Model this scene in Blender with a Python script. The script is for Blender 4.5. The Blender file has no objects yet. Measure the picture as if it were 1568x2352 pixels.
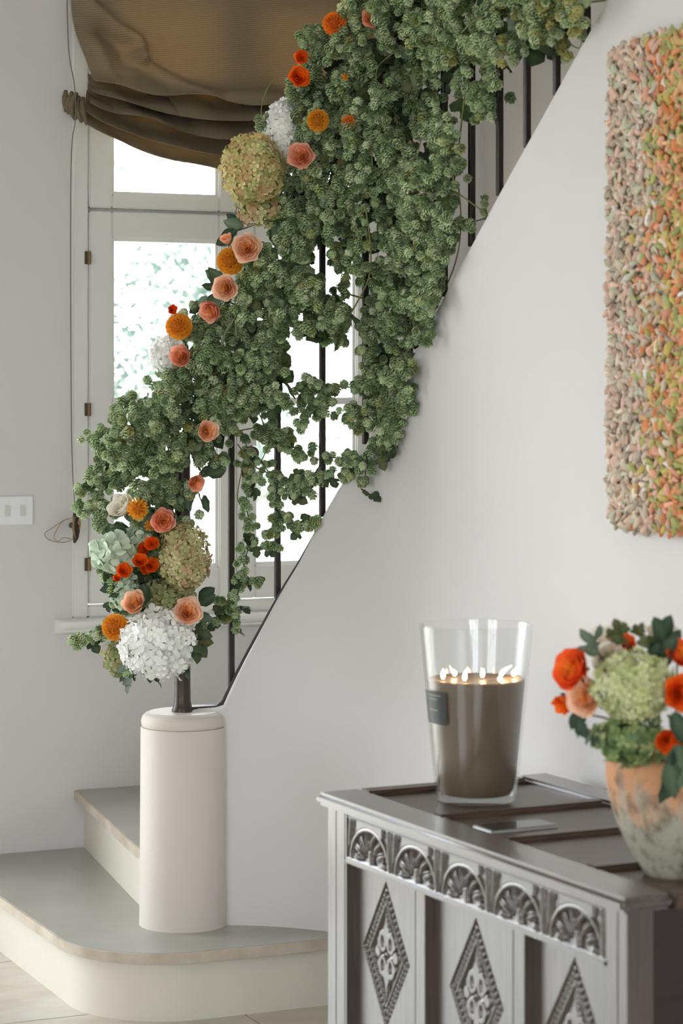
import bpy, bmesh, math, random
import numpy as np
from mathutils import Vector, Matrix, Quaternion

# ------------------------------------------------------------------ camera, world, light, exposure
SC = bpy.context.scene
C = SC.collection
F, HY, CH = 5500.0, 900.0, 1.51           # focal length (px of a 1568 wide frame), horizon row, eye height
cam_d = bpy.data.cameras.new('camera')
cam = bpy.data.objects.new('camera', cam_d); C.objects.link(cam)
cam.location = (0, 0, CH); cam.rotation_euler = (math.pi/2, 0, 0)
cam_d.sensor_fit = 'HORIZONTAL'; cam_d.sensor_width = 24.0
cam_d.lens = F/1568*24.0
cam_d.shift_y = -(1176-HY)/1568
cam_d.clip_start = 0.05; cam_d.clip_end = 200
cam_d.dof.use_dof = True; cam_d.dof.focus_distance = 6.25; cam_d.dof.aperture_fstop = 5.0
SC.camera = cam

SKY = 5.2
world = bpy.data.worlds.new('overcast_sky'); SC.world = world; world.use_nodes = True
wn = world.node_tree
bg = wn.nodes['Background']
bg.inputs['Color'].default_value = (0.925, 0.955, 1.0, 1); bg.inputs['Strength'].default_value = SKY

vs = SC.view_settings
vs.view_transform = 'Standard'; vs.look = 'None'; vs.gamma = 1.0; vs.exposure = 0.80
vs.use_curve_mapping = False

ANG = math.radians(24.0)
CA, SA = math.cos(ANG), math.sin(ANG)
def R(u, w, z=0.0):                        # house axes (u along the window wall, w towards it) -> world
    return (u*CA - w*SA, u*SA + w*CA, z)
def at(x, y, d):                           # photograph point at depth d -> world
    return Vector(((x-784)*d/F, d, CH-(y-HY)*d/F))

def portal(u, w, z, su, sz, rz):           # daylight portal in a window opening
    l = bpy.data.lights.new('daylight_portal', 'AREA'); l.shape = 'RECTANGLE'; l.size = su; l.size_y = sz
    l.cycles.is_portal = True
    o = bpy.data.objects.new('daylight_portal', l); C.objects.link(o)
    o.location = R(u, w, z); o.rotation_euler = (math.pi/2, 0, ANG+rz)
WW = 6.75                                  # inner face of the window wall
UL, WB, CEIL = -3.0, -1.6, 3.4             # left wall, back wall, ceiling
OPEN_BACK = [(-1.25, 1.45, 0.0, 2.5), (2.14, 3.18, 0.845, 2.80)]
OPEN_FRONT_FILL = [(-1.5, 0.9, 0.7, 2.6)]  # unseen opening behind the camera, added for frontal fill light
OPEN_LEFT = [(0.2, 2.6, 0.5, 2.6)]
for a, b, z0, z1 in OPEN_BACK: portal((a+b)/2, WW+0.29, (z0+z1)/2, b-a, z1-z0, math.pi)
for a, b, z0, z1 in OPEN_LEFT: portal(UL-0.24, (a+b)/2, (z0+z1)/2, b-a, z1-z0, -math.pi/2)
for a, b, z0, z1 in OPEN_FRONT_FILL: portal((a+b)/2, WB-0.19, (z0+z1)/2, b-a, z1-z0, 0.0)

# ------------------------------------------------------------------ helpers
def srgb(r, g, b):
    f = lambda c: (c/255/12.92) if c/255 <= 0.04045 else ((c/255+0.055)/1.055)**2.4
    return (f(r), f(g), f(b), 1.0)

class MB:
    def __init__(s): s.v = []; s.f = []; s.c = []
    def add(s, vs, fs, col=None, M=None):
        o = len(s.v)
        for p in vs:
            s.v.append(tuple(M @ Vector(p)) if M is not None else tuple(p))
            s.c.append(col if col is not None else (1, 1, 1, 1))
        s.f += [tuple(i+o for i in f) for f in fs]
        return s
    def box(s, x0, x1, y0, y1, z0, z1, M=None, col=None):
        v = [(x0,y0,z0),(x1,y0,z0),(x1,y1,z0),(x0,y1,z0),(x0,y0,z1),(x1,y0,z1),(x1,y1,z1),(x0,y1,z1)]
        return s.add(v, [(0,3,2,1),(4,5,6,7),(0,1,5,4),(1,2,6,5),(2,3,7,6),(3,0,4,7)], col, M)
    def prism(s, pts, z0, z1, M=None, col=None):
        n = len(pts)
        v = [(p[0],p[1],z0) for p in pts]+[(p[0],p[1],z1) for p in pts]
        f = [tuple(range(n))[::-1], tuple(range(n, 2*n))]+[(i,(i+1)%n,n+(i+1)%n,n+i) for i in range(n)]
        return s.add(v, f, col, M)
    def lathe(s, prof, n=32, M=None, col=None, cap=True):
        v = []; f = []
        for r, z in prof:
            for i in range(n):
                a = 2*math.pi*i/n; v.append((r*math.cos(a), r*math.sin(a), z))
        for k in range(len(prof)-1):
            for i in range(n):
                j = (i+1) % n
                f.append((k*n+i, k*n+j, (k+1)*n+j, (k+1)*n+i))
        if cap:
            f.append(tuple(range(n))[::-1]); m = (len(prof)-1)*n; f.append(tuple(range(m, m+n)))
        return s.add(v, f, col, M)
    def tube(s, pts, rad, n=8, M=None, col=None):
        P = [Vector(p) for p in pts]; m = len(P)
        rads = rad if isinstance(rad, (list, tuple)) else [rad]*m
        v = []; f = []; up = None
        for k in range(m):
            t = (P[min(k+1, m-1)]-P[max(k-1, 0)]).normalized()
            if up is None:
                up = t.orthogonal().normalized()
            up = (up - t*up.dot(t))
            up = up.normalized() if up.length > 1e-6 else t.orthogonal().normalized()
            b = t.cross(up)
            for i in range(n):
                a = 2*math.pi*i/n
                v.append(tuple(P[k]+(up*math.cos(a)+b*math.sin(a))*rads[k]))
        for k in range(m-1):
            for i in range(n):
                j = (i+1) % n; f.append((k*n+i, k*n+j, (k+1)*n+j, (k+1)*n+i))
        f.append(tuple(range(n))[::-1]); f.append(tuple(range((m-1)*n, m*n)))
        return s.add(v, f, col, M)
    def mesh(s, name, smooth=False, bevel=0, seg=2):
        me = bpy.data.meshes.new(name); me.from_pydata(s.v, [], s.f)
        if any(c[:3] != (1, 1, 1) for c in s.c[:50]) or any(c[:3] != (1, 1, 1) for c in s.c[-50:]):
            at_ = me.color_attributes.new('Col', 'FLOAT_COLOR', 'POINT')
            at_.data.foreach_set('color', np.array(s.c, dtype=np.float32).ravel())
        bm = bmesh.new(); bm.from_mesh(me)
        bmesh.ops.recalc_face_normals(bm, faces=bm.faces)
        if bevel:
            bmesh.ops.bevel(bm, geom=[e for e in bm.edges if len(e.link_faces) == 2 and e.calc_face_angle(0) > 0.5],
                            offset=bevel, segments=seg, affect='EDGES', clamp_overlap=True)
        bm.to_mesh(me); bm.free()
        if smooth:
            me.shade_smooth()
            if bevel or smooth == 2: me.set_sharp_from_angle(angle=math.radians(40))
        return me
    def build(s, name, mat, parent=None, smooth=False, bevel=0, seg=2):
        return put(name, s.mesh(name, smooth, bevel, seg), mat, parent)

def put(name, me, mat=None, parent=None, M=None):
    if mat is not None and not me.materials: me.materials.append(mat)
    o = bpy.data.objects.new(name, me); C.objects.link(o)
    if parent is not None: o.parent = parent
    if M is not None: o.matrix_basis = M
    return o
def tag(o, label, cat, group=None):
    o['label'] = label; o['category'] = cat
    if group: o['group'] = group
    return o
def thing(name, label, cat, loc=(0, 0, 0), rz=0.0, group=None):
    o = bpy.data.objects.new(name, None); C.objects.link(o)
    o.empty_display_size = 0.05; o.location = loc; o.rotation_euler = (0, 0, rz)
    return tag(o, label, cat, group)
def struct(o): o['kind'] = 'structure'; return o
def np_mesh(name, V, T, COL=None, smooth=False):       # big triangle / quad mesh from numpy
    me = bpy.data.meshes.new(name); k = T.shape[1]
    me.vertices.add(len(V)); me.vertices.foreach_set('co', V.astype(np.float32).ravel())
    me.loops.add(T.size); me.loops.foreach_set('vertex_index', T.astype(np.int32).ravel())
    me.polygons.add(len(T)); me.polygons.foreach_set('loop_start', np.arange(0, T.size, k, dtype=np.int32))
    me.update(calc_edges=True)
    if COL is not None:
        a = me.color_attributes.new('Col', 'FLOAT_COLOR', 'POINT'); a.data.foreach_set('color', COL.astype(np.float32).ravel())
    if smooth: me.shade_smooth()
    me.validate(); return me
def interp(x, xs, ys):
    return float(np.interp(x, xs, ys))

# ------------------------------------------------------------------ materials
def new_mat(name):
    m = bpy.data.materials.new(name); m.use_nodes = True
    nt = m.node_tree; return m, nt, nt.nodes['Principled BSDF']
def plain(name, col, rough=0.6, spec=0.5, metal=0.0, noise=None, bump=None, sheen=0):
    """noise=(scale, second colour, stretch) mixes two colours; bump=(scale, strength)"""
    m, nt, b = new_mat(name)
    b.inputs['Base Color'].default_value = col; b.inputs['Roughness'].default_value = rough
    b.inputs['Specular IOR Level'].default_value = spec; b.inputs['Metallic'].default_value = metal
    tc = nt.nodes.new('ShaderNodeTexCoord')
    if noise:
        mp = nt.nodes.new('ShaderNodeMapping'); mp.inputs['Scale'].default_value = noise[2] if len(noise) > 2 else (1, 1, 1)
        nz = nt.nodes.new('ShaderNodeTexNoise'); nz.inputs['Scale'].default_value = noise[0]; nz.inputs['Detail'].default_value = 5
        rp = nt.nodes.new('ShaderNodeValToRGB'); rp.color_ramp.elements[0].position = 0.35; rp.color_ramp.elements[1].position = 0.68
        rp.color_ramp.elements[0].color = col; rp.color_ramp.elements[1].color = noise[1]
        nt.links.new(tc.outputs['Object'], mp.inputs['Vector']); nt.links.new(mp.outputs['Vector'], nz.inputs['Vector'])
        nt.links.new(nz.outputs['Fac'], rp.inputs['Fac']); nt.links.new(rp.outputs['Color'], b.inputs['Base Color'])
    if bump:
        nz = nt.nodes.new('ShaderNodeTexNoise'); nz.inputs['Scale'].default_value = bump[0]; nz.inputs['Detail'].default_value = 4
        bp = nt.nodes.new('ShaderNodeBump'); bp.inputs['Strength'].default_value = bump[1]; bp.inputs['Distance'].default_value = 0.004
        nt.links.new(tc.outputs['Object'], nz.inputs['Vector']); nt.links.new(nz.outputs['Fac'], bp.inputs['Height'])
        nt.links.new(bp.outputs['Normal'], b.inputs['Normal'])
    return m
def petal_mat(name, rough=0.6, trans=0.3, gain=1.0):   # colour from the mesh, thin and a little translucent
    m, nt, b = new_mat(name)
    a = nt.nodes.new('ShaderNodeAttribute'); a.attribute_name = 'Col'
    b.inputs['Roughness'].default_value = rough; b.inputs['Specular IOR Level'].default_value = 0.3
    oi = nt.nodes.new('ShaderNodeObjectInfo')
    hs = nt.nodes.new('ShaderNodeHueSaturation'); hs.inputs['Value'].default_value = gain
    mr = nt.nodes.new('ShaderNodeMapRange'); mr.inputs['To Min'].default_value = 0.88*gain; mr.inputs['To Max'].default_value = 1.12*gain
    nt.links.new(oi.outputs['Random'], mr.inputs['Value']); nt.links.new(mr.outputs['Result'], hs.inputs['Value'])
    nt.links.new(a.outputs['Color'], hs.inputs['Color'])
    nt.links.new(hs.outputs['Color'], b.inputs['Base Color'])
    t = nt.nodes.new('ShaderNodeBsdfTranslucent'); nt.links.new(hs.outputs['Color'], t.inputs['Color'])
    mx = nt.nodes.new('ShaderNodeMixShader'); mx.inputs['Fac'].default_value = trans
    out = nt.nodes['Material Output']
    nt.links.new(b.outputs['BSDF'], mx.inputs[1]); nt.links.new(t.outputs['BSDF'], mx.inputs[2]); nt.links.new(mx.outputs['Shader'], out.inputs['Surface'])
    return m
def thin_glass(name, tint=(1, 1, 1, 1), gloss=1.0):
    m, nt, b = new_mat(name); nt.nodes.remove(b)
    tr = nt.nodes.new('ShaderNodeBsdfTransparent'); tr.inputs['Color'].default_value = tint
    gl = nt.nodes.new('ShaderNodeBsdfGlossy'); gl.inputs['Roughness'].default_value = 0.02
    fr = nt.nodes.new('ShaderNodeLayerWeight'); fr.inputs['Blend'].default_value = 0.5
    pw = nt.nodes.new('ShaderNodeMath'); pw.operation = 'POWER'; pw.inputs[1].default_value = 4.0
    ad = nt.nodes.new('ShaderNodeMath'); ad.operation = 'MULTIPLY_ADD'; ad.inputs[1].default_value = 0.75; ad.inputs[2].default_value = 0.04
    mu = nt.nodes.new('ShaderNodeMath'); mu.operation = 'MULTIPLY'; mu.inputs[1].default_value = gloss
    nt.links.new(fr.outputs['Facing'], pw.inputs[0]); nt.links.new(pw.outputs[0], ad.inputs[0])
    mx = nt.nodes.new('ShaderNodeMixShader')
    nt.links.new(ad.outputs[0], mu.inputs[0]); nt.links.new(mu.outputs['Value'], mx.inputs['Fac'])
    nt.links.new(tr.outputs['BSDF'], mx.inputs[1]); nt.links.new(gl.outputs['BSDF'], mx.inputs[2])
    nt.links.new(mx.outputs['Shader'], nt.nodes['Material Output'].inputs['Surface'])
    return m
def emit(name, col, s):
    m, nt, b = new_mat(name)
    b.inputs['Base Color'].default_value = col; b.inputs['Emission Color'].default_value = col; b.inputs['Emission Strength'].default_value = s
    return m

M_wall = plain('plaster_wall', srgb(223, 220, 219), 0.75, 0.25, noise=(0.9, srgb(219, 216, 215)), bump=(38, 0.10))
M_wallb = plain('plaster_stairwell', srgb(212, 206, 199), 0.8, 0.2, bump=(38, 0.10))
M_ceil = plain('ceiling_paint', srgb(234, 233, 231), 0.8, 0.2)
M_joinery = plain('painted_joinery', srgb(232, 231, 227), 0.45, 0.4, bump=(60, 0.05))
M_tread = plain('painted_step_tread', srgb(168, 166, 158), 0.32, 0.6, noise=(5, srgb(156, 152, 142), (1, 1, 1)), bump=(20, 0.06))
M_nosing = plain('worn_nosing', srgb(205, 192, 176), 0.5, 0.4, noise=(14, srgb(180, 165, 145)), bump=(60, 0.2))
M_riser = plain('painted_riser', srgb(222, 215, 203), 0.55, 0.35, bump=(30, 0.05))
M_plinth = plain('painted_plinth', srgb(216, 207, 199), 0.55, 0.35, bump=(30, 0.06))
M_tile = plain('limestone_tile', srgb(198, 192, 183), 0.2, 0.6, noise=(3.5, srgb(184, 172, 156), (1, 2.4, 1)), bump=(25, 0.06))
M_grout = plain('grout', srgb(140, 110, 92), 0.8)
M_iron = plain('dark_iron', srgb(50, 41, 36), 0.45, 0.5, noise=(60, srgb(38, 31, 27)), bump=(120, 0.15))
M_rail = plain('dark_handrail', srgb(58, 42, 34), 0.4, 0.5)
M_glass = thin_glass('window_glass', (0.97, 0.99, 0.985, 1), 0.7)
M_brass = plain('aged_brass', srgb(150, 118, 78), 0.4, 0.5, 0.8)
M_hingedark = plain('hinge_dark', srgb(80, 72, 60), 0.5)
M_switch = plain('switch_white', srgb(240, 241, 243), 0.35)
M_rocker = plain('switch_rocker', srgb(216, 214, 208), 0.4)
M_cord = plain('cord_grey', srgb(120, 112, 98), 0.8)
M_cord2 = plain('cord_ochre', srgb(160, 132, 88), 0.8)

# ------------------------------------------------------------------ walls, floor, ceiling
def wall_boxes(lo, hi, zlo, zhi, opens, put_box):
    xs = lo
    for a, b, z0, z1 in opens:
        put_box(xs, a, zlo, zhi)
        if z0 > zlo: put_box(a, b, zlo, z0)
        put_box(a, b, z1, zhi); xs = b
    put_box(xs, hi, zlo, zhi)
RM = Matrix.Rotation(ANG, 4, 'Z')
m = MB(); wall_boxes(UL, 3.6, 0, 3.6, OPEN_BACK, lambda a, b, z0, z1: m.box(a, b, WW, WW+0.3, z0, z1, RM)); struct(m.build('wall_back', M_wall))
m = MB(); wall_boxes(WB, WW, 0, 3.6, OPEN_LEFT, lambda a, b, z0, z1: m.box(UL-0.25, UL, a, b, z0, z1, RM)); struct(m.build('wall_left', M_wall))
m = MB(); wall_boxes(UL-0.25, 2.6, 0, 3.6, OPEN_FRONT_FILL, lambda a, b, z0, z1: m.box(a, b, WB-0.2, WB, z0, z1, RM)); struct(m.build('wall_front', M_wall))
m = MB(); m.box(3.5, 3.7, 1.8, WW, 0, 3.6, RM); m.box(2.593, 3.5, 1.8, 2.0, 0, 3.6, RM); struct(m.build('wall_stairwell', M_wallb))
m = MB(); m.box(UL-0.25, 3.7, WB-0.2, WW+0.3, CEIL, CEIL+0.2, RM); struct(m.build('ceiling', M_ceil))

# curved stair wall: quarter circle, then straight under the flight
UC, WC, RAD = 1.943, 5.12, 0.55
USTR = UC+RAD
EX = [380, 509, 529, 551, 621, 643, 678, 723, 742, 774, 797, 819, 873, 911, 959, 990, 1024, 1066, 1099, 1145, 1208, 1278, 1328, 1389, 1500]
EY = [1630, 1628, 1582, 1535, 1400, 1358, 1300, 1213, 1176, 1120, 1085, 1047, 953, 878, 787, 727, 660, 582, 521, 435, 322, 196, 105, 0, -198]
def plan_at_px(x, off=0.0):                # where the sight line of column x meets the (offset) stair wall
    t = (x-784)/F
    du, dw = t*CA+SA, -t*SA+CA
    s = (USTR+off)/du
    if s*dw <= WC: return (t*s, s)
    r = RAD+off
    a = du*du+dw*dw; b = -2*(du*UC+dw*WC); c = UC*UC+WC*WC-r*r
    s = (-b+math.sqrt(max(b*b-4*a*c, 0)))/(2*a)
    return (t*s, s)
def wall_pt(s, off=0.0):                   # s: arc length along the room face from the start of the quarter circle
    L = RAD*math.pi/2
    if s <= L:
        th = s/RAD; return (UC+(RAD+off)*math.sin(th), WC+(RAD+off)*math.cos(th))
    return (USTR+off, WC-(s-L))
def face_px(s):
    x, y, _ = R(*wall_pt(s)); return 784+F*x/y, y
SS = [0.15+i*(RAD*math.pi/2-0.15)/40 for i in range(41)]+[RAD*math.pi/2+0.06*i for i in range(1, 113)]
px_tab = [face_px(s) for s in SS]
ZT = []
for s, (x, d) in zip(SS, px_tab):
    if x < 1500 and s < 2.6:
        z = CH-(interp(x, EX, EY)-HY)*d/F
    else:
        z = ZT[-1]+0.8*(s-SS[len(ZT)-1])
    ZT.append(min(z, 3.5))
def ztop(s): return interp(s, SS, ZT)
S_OF_PX = sorted((p[0], s) for p, s in zip(px_tab, SS) if s < 2.4)
def s_of_px(x): return interp(x, [a for a, _ in S_OF_PX], [b for _, b in S_OF_PX])
m = MB(); rows = []
for s, z in zip(SS, ZT):
    prof = [(0, 0), (0, z-0.02), (0.004, z-0.007), (0.016, z), (0.085, z), (0.10, z-0.012), (0.10, 0)]
    rows.append([R(*wall_pt(s, o), h) for o, h in prof])
np_ = 7; v = [p for r in rows for p in r]
f = [(i*np_+k, (i+1)*np_+k, (i+1)*np_+k+1, i*np_+k+1) for i in range(len(rows)-1) for k in range(np_-1)]
m.add(v, f); o = m.build('wall_right', M_wall, smooth=2); struct(o)

# floor tiles
floor = struct(MB().box(UL, 3.5, WB, WW, -0.12, -0.003, RM).build('floor', M_grout))
tile_me = MB().box(-0.2985, 0.2985, -0.2985, 0.2985, -0.02, 0.0).mesh('tile', bevel=0.002, seg=1)
tile_me.materials.append(M_tile)
for i in range(-4, 5):
    for j in range(-11, 3):
        u, w = 1.25+0.6*i, 5.255+0.6*j
        if u-0.3 < UL or u > 2.6 or w+0.3 > 7.0 or w-0.3 < WB: continue
        o = put('tile', tile_me, None, floor); o.location = R(u, w, 0); o.rotation_euler = (0, 0, ANG + (math.pi/2)*((i+j) % 2)*2)
def smooth_path(p, n=6):
    P = [Vector(q) for q in p]; out = []
    for i in range(len(P)-1):
        a, b, c, d = P[max(i-1, 0)], P[i], P[i+1], P[min(i+2, len(P)-1)]
        for k in range(n):
            t = k/n
            out.append(0.5*((2*b)+(c-a)*t+(2*a-5*b+4*c-d)*t*t+(3*b-3*c+d-a)*t**3))
    return out+[P[-1]]
# ------------------------------------------------------------------ windows, door, trim
def casement(root, u0, u1, z0, z1, su0, su1, rb, rt, bars=(), w=WW, mat=M_joinery, along='u'):
    """one glazed leaf: frame members with a small inner bead, glazing bars and pane"""
    def bx(mm, a, b, d0, d1, c, d):
        if along == 'u': mm.box(a, b, w+d0, w+d1, c, d, RM)
        else: mm.box(UL-d1, UL-d0, a, b, c, d, RM)
    m = MB()
    bx(m, u0, u0+su0, 0, 0.05, z0, z1); bx(m, u1-su1, u1, 0, 0.05, z0, z1)
    bx(m, u0+su0, u1-su1, 0.0005, 0.05, z0, z0+rb); bx(m, u0+su0, u1-su1, 0.0005, 0.05, z1-rt, z1)
    leaf = m.build('casement_frame', mat, root, bevel=0.004, seg=2, smooth=2)
    g0, g1, h0, h1 = u0+su0, u1-su1, z0+rb, z1-rt
    m = MB(); b = 0.009
    bx(m, g0, g0+b, 0.012, 0.045, h0, h1); bx(m, g1-b, g1, 0.012, 0.045, h0, h1)
    bx(m, g0, g1, 0.0121, 0.045, h0, h0+b); bx(m, g0, g1, 0.0121, 0.045, h1-b, h1)
    m.build('glazing_bead', mat, leaf)
    for zb in bars:
        m = MB(); bx(m, g0, g1, 0.008, 0.045, zb-0.011, zb+0.011); m.build('glazing_bar', mat, leaf, bevel=0.003)
    zs = [h0]+[z for z in bars]+[h1]
    for a, c in zip(zs[:-1], zs[1:]):
        m = MB(); bx(m, g0+0.002, g1-0.002, 0.026, 0.030, a+0.002, c-0.002); m.build('pane', M_glass, leaf)
    return leaf
def empty_struct(name):
    o = bpy.data.objects.new(name, None); C.objects.link(o); o['kind'] = 'structure'; return o
win = empty_struct('window_1')
m = MB()
m.box(2.14, 2.188, WW-0.004, WW+0.10, 0.845, 2.80, RM); m.box(3.132, 3.18, WW-0.004, WW+0.10, 0.845, 2.80, RM)
m.box(2.188, 3.132, WW-0.004, WW+0.10, 0.845, 0.880, RM); m.box(2.188, 3.132, WW-0.004, WW+0.10, 2.75, 2.80, RM)
m.build('window_frame', M_joinery, win, bevel=0.004, smooth=2)
MB().box(2.188, 3.132, WW+0.03, WW+0.10, 2.02, 2.08, RM).build('transom', M_joinery, win)
casement(win, 2.192, 2.658, 0.884, 2.044, 0.072, 0.056, 0.10, 0.078, bars=(1.482,))
casement(win, 2.662, 3.128, 0.884, 2.044, 0.056, 0.072, 0.10, 0.078, bars=(1.482,))
casement(win, 2.192, 2.658, 2.054, 2.745, 0.072, 0.056, 0.042, 0.06)
casement(win, 2.662, 3.128, 2.054, 2.745, 0.056, 0.072, 0.042, 0.06)
for z in (1.905, 1.458, 1.002):
    h = MB(); h.box(2.176, 2.194, WW-0.012, WW+0.004, z-0.019, z+0.019, RM); ho = h.build('hinge', M_hingedark, win, bevel=0.001)
    k = MB(); k.tube([R(2.186, WW-0.014, z-0.018), R(2.186, WW-0.014, z+0.018)], 0.0042, 8); k.build('hinge_pin', M_brass, ho, smooth=2)
kn = MB(); Mk = Matrix.Translation(R(2.69, WW-0.03, 1.325)) @ RM @ Matrix.Rotation(math.pi/2, 4, 'X')
kn.lathe([(0.008, -0.03), (0.008, 0.0), (0.018, 0.006), (0.024, 0.016), (0.019, 0.026), (0.006, 0.03)], 20, Mk)
kn.build('window_knob', plain('dark_wood_knob', srgb(74, 42, 34), 0.35), win, smooth=True)

# sill with a rounded nose and a returned end
prof = [(0.0, 0.0), (0.035, 0.0), (0.047, 0.006), (0.047, 0.011), (0.058, 0.017), (0.062, 0.027), (0.058, 0.036), (0.048, 0.040), (0.0, 0.041)]
m = MB(); n = len(prof); rows = []
for u, k in [(2.085, 0.25), (2.089, 0.62), (2.096, 0.88), (2.106, 1.0), (3.22, 1.0)]:
    rows += [R(u, WW+0.002-p*k, 0.803+h) for p, h in prof]
f = [(i*n+k, i*n+(k+1) % n, (i+1)*n+(k+1) % n, (i+1)*n+k) for i in range(4) for k in range(n)]
f += [tuple(range(n))[::-1], tuple(range(4*n, 5*n))]
m.add(rows, f); struct(m.build('trim_1', M_joinery, smooth=2))

door = empty_struct('door_1')
m = MB(); m.box(-1.25, -1.20, WW, WW+0.12, 0, 2.5, RM); m.box(1.40, 1.45, WW, WW+0.12, 0, 2.5, RM); m.box(-1.20, 1.40, WW, WW+0.12, 2.45, 2.5, RM)
m.build('door_frame', M_joinery, door, bevel=0.004)
for k in range(3):
    casement(door, -1.198+0.866*k, -0.336+0.866*k, 0.01, 2.448, 0.05, 0.05, 0.06, 0.07, bars=(1.2,))
for i, (a, b, z0, z1) in enumerate(OPEN_LEFT):
    wn_ = empty_struct('window_%d' % (i+2)); mid = (a+b)/2
    for c, d in ((a, (2*a+b)/3), ((2*a+b)/3, (a+2*b)/3), ((a+2*b)/3, b)):
        casement(wn_, c, d, z0, z1, 0.06, 0.06, 0.08, 0.08, bars=((z0+z1)/2,), along='w')

wn_ = empty_struct('window_%d' % (len(OPEN_LEFT)+2)); a, b, z0, z1 = OPEN_FRONT_FILL[0]  # added window behind the camera, lights hops and window wall from the front
for k in range(3): casement(wn_, a+(b-a)*k/3, a+(b-a)*(k+1)/3, z0, z1, 0.06, 0.06, 0.08, 0.08, bars=((z0+z1)/2,), w=WB-0.1)

# ------------------------------------------------------------------ staircase
stair = thing('staircase', 'pale painted winder staircase with curved bottom step and round plinth', 'staircase', R(2.0, 5.6, 0))
inv = Matrix.Translation(stair.location).inverted()
def stair_part(mb, name, mat, parent=stair, **k):
    o = mb.build(name, mat, parent, **k)
    if parent is stair: o.matrix_basis = inv
    return o
def bull(u0, w0, rad, back):
    pts = [(u0, WW)]
    for i in range(13):
        a = math.pi + math.pi/2*i/12
        pts.append((u0+rad+rad*math.cos(a), w0+rad+rad*math.sin(a)))
    return pts+back
BK = [(2.5, 5.372), (2.5, 5.75), (2.3, WW)]
p_t = bull(1.758, 5.372, 0.275, BK)
p_r = bull(1.786, 5.400, 0.25, [(2.5, 5.4), (2.5, 5.75), (2.3, WW)])
stair_part(MB().prism(p_r, 0.0, 0.1465, RM), 'riser', M_riser, smooth=2)
t1 = stair_part(MB().prism(p_t, 0.146, 0.170, RM), 'tread', M_tread, smooth=2, bevel=0.004)
rowsn = []
for (u, w) in p_t[:14]+[(2.42, 5.372)]:
    rowsn.append((u, w))
def strip(pts, off0, off1, z0, z1):        # a band that follows the front edge of a tread
    m = MB(); v = []
    for i, p in enumerate(pts):
        a = Vector(pts[max(i-1, 0)]); b = Vector(pts[min(i+1, len(pts)-1)]); t = (b-a).normalized(); nrm = Vector((t.y, -t.x))
        for o in (off0, off1):
            q = Vector(p)+nrm*-o
            v += [R(q.x, q.y, z0), R(q.x, q.y, z1)]
    f = []
    for i in range(len(pts)-1):
        a, b = 4*i, 4*(i+1)
        f += [(a, b, b+1, a+1), (a+2, a+3, b+3, b+2), (a+1, b+1, b+3, a+3), (a, a+2, b+2, b)]
    f += [(0, 1, 3, 2), (4*(len(pts)-1), 4*(len(pts)-1)+2, 4*(len(pts)-1)+3, 4*(len(pts)-1)+1)]
    m.add(v, f); return m
stair_part(strip(rowsn, -0.0025, 0.006, 0.1445, 0.1690), 'nosing', M_nosing, smooth=2)
# second step and the winders that turn behind the curved wall
stair_part(MB().prism([(2.175, WW), (2.050, 5.85), (2.075, 5.66), (2.3, 5.75), (2.9, WW)], 0.170, 0.316, RM), 'riser', M_riser)
stair_part(MB().prism([(2.148, WW), (2.022, 5.83), (2.045, 5.66), (2.3, 5.75), (2.9, WW)], 0.315, 0.340, RM), 'tread', M_tread, bevel=0.004)
stair_part(strip([(2.148, WW), (2.022, 5.83), (2.030, 5.75)], -0.0025, 0.006, 0.3135, 0.339), 'nosing', M_nosing)
inner = [(2.20, 5.78), (2.32, 5.72), (2.45, 5.63), (2.54, 5.5), (2.585, 5.35), (2.594, 5.15), (2.594, 4.9)]
outer = [(2.70, WW), (3.30, WW), (3.5, 6.5), (3.5, 6.05), (3.5, 5.65), (3.5, 5.25), (3.5, 4.9)]
for k in range(6):
    z = 0.17*(k+3)
    poly = [inner[k], inner[k+1], outer[k+1]] + ([(3.5, WW)] if k == 1 else []) + [outer[k]]
    stair_part(MB().prism(poly, z-0.17, z-0.025, RM), 'riser', M_riser)
    stair_part(MB().prism(poly, z-0.026, z, RM), 'tread', M_tread, bevel=0.003)
for k in range(7):
    z = 0.17*(k+9); w1 = 4.9-0.24*k
    stair_part(MB().box(2.594, 3.5, w1-0.24, w1, z-0.2, z-0.025, RM), 'riser', M_riser)
    stair_part(MB().box(2.594, 3.5, w1-0.24, w1+0.02, z-0.026, z, RM), 'tread', M_tread, bevel=0.003)
# round plinth that carries the newel
PC = Vector(R(2.093, 5.679, 0)); PLZ = 0.705
Mp = Matrix.Translation((PC.x, PC.y, 0))
pl = stair_part(MB().lathe([(0.112, 0.165), (0.1105, 0.3), (0.1085, 0.664), (0.107, 0.667)], 64, Mp), 'newel_plinth', M_plinth, smooth=2)
MB().lathe([(0.1005, 0.666), (0.104, 0.668), (0.1065, 0.674), (0.107, 0.684), (0.104, 0.694), (0.097, 0.701), (0.090, 0.7035), (0.0885, 0.7025), (0.087, 0.705), (0.03, 0.7055)], 64, Mp).build('plinth_cap', M_plinth, pl, smooth=2)

# ------------------------------------------------------------------ iron balustrade
NX, NY = at(419, 1632, 6.03).x, 6.03
bal = thing('stair_balustrade', 'dark iron stair railing with slim bars and round newel post', 'railing', (NX, NY, PLZ))
binv = Matrix.Translation(bal.location).inverted()
def bal_part(mb, name, mat, **k):
    o = mb.build(name, mat, bal, **k); o.matrix_basis = binv; return o
NEWZ = 1.36
bal_part(MB().lathe([(0.027, PLZ-0.001), (0.0275, PLZ+0.005), (0.0235, PLZ+0.013), (0.0205, PLZ+0.03), (0.0200, PLZ+0.08), (0.0195, NEWZ), (0.016, NEWZ+0.012)], 24, Matrix.Translation((NX, NY, 0))), 'newel_post', M_rail, smooth=2)
OFFB = 0.045
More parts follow.
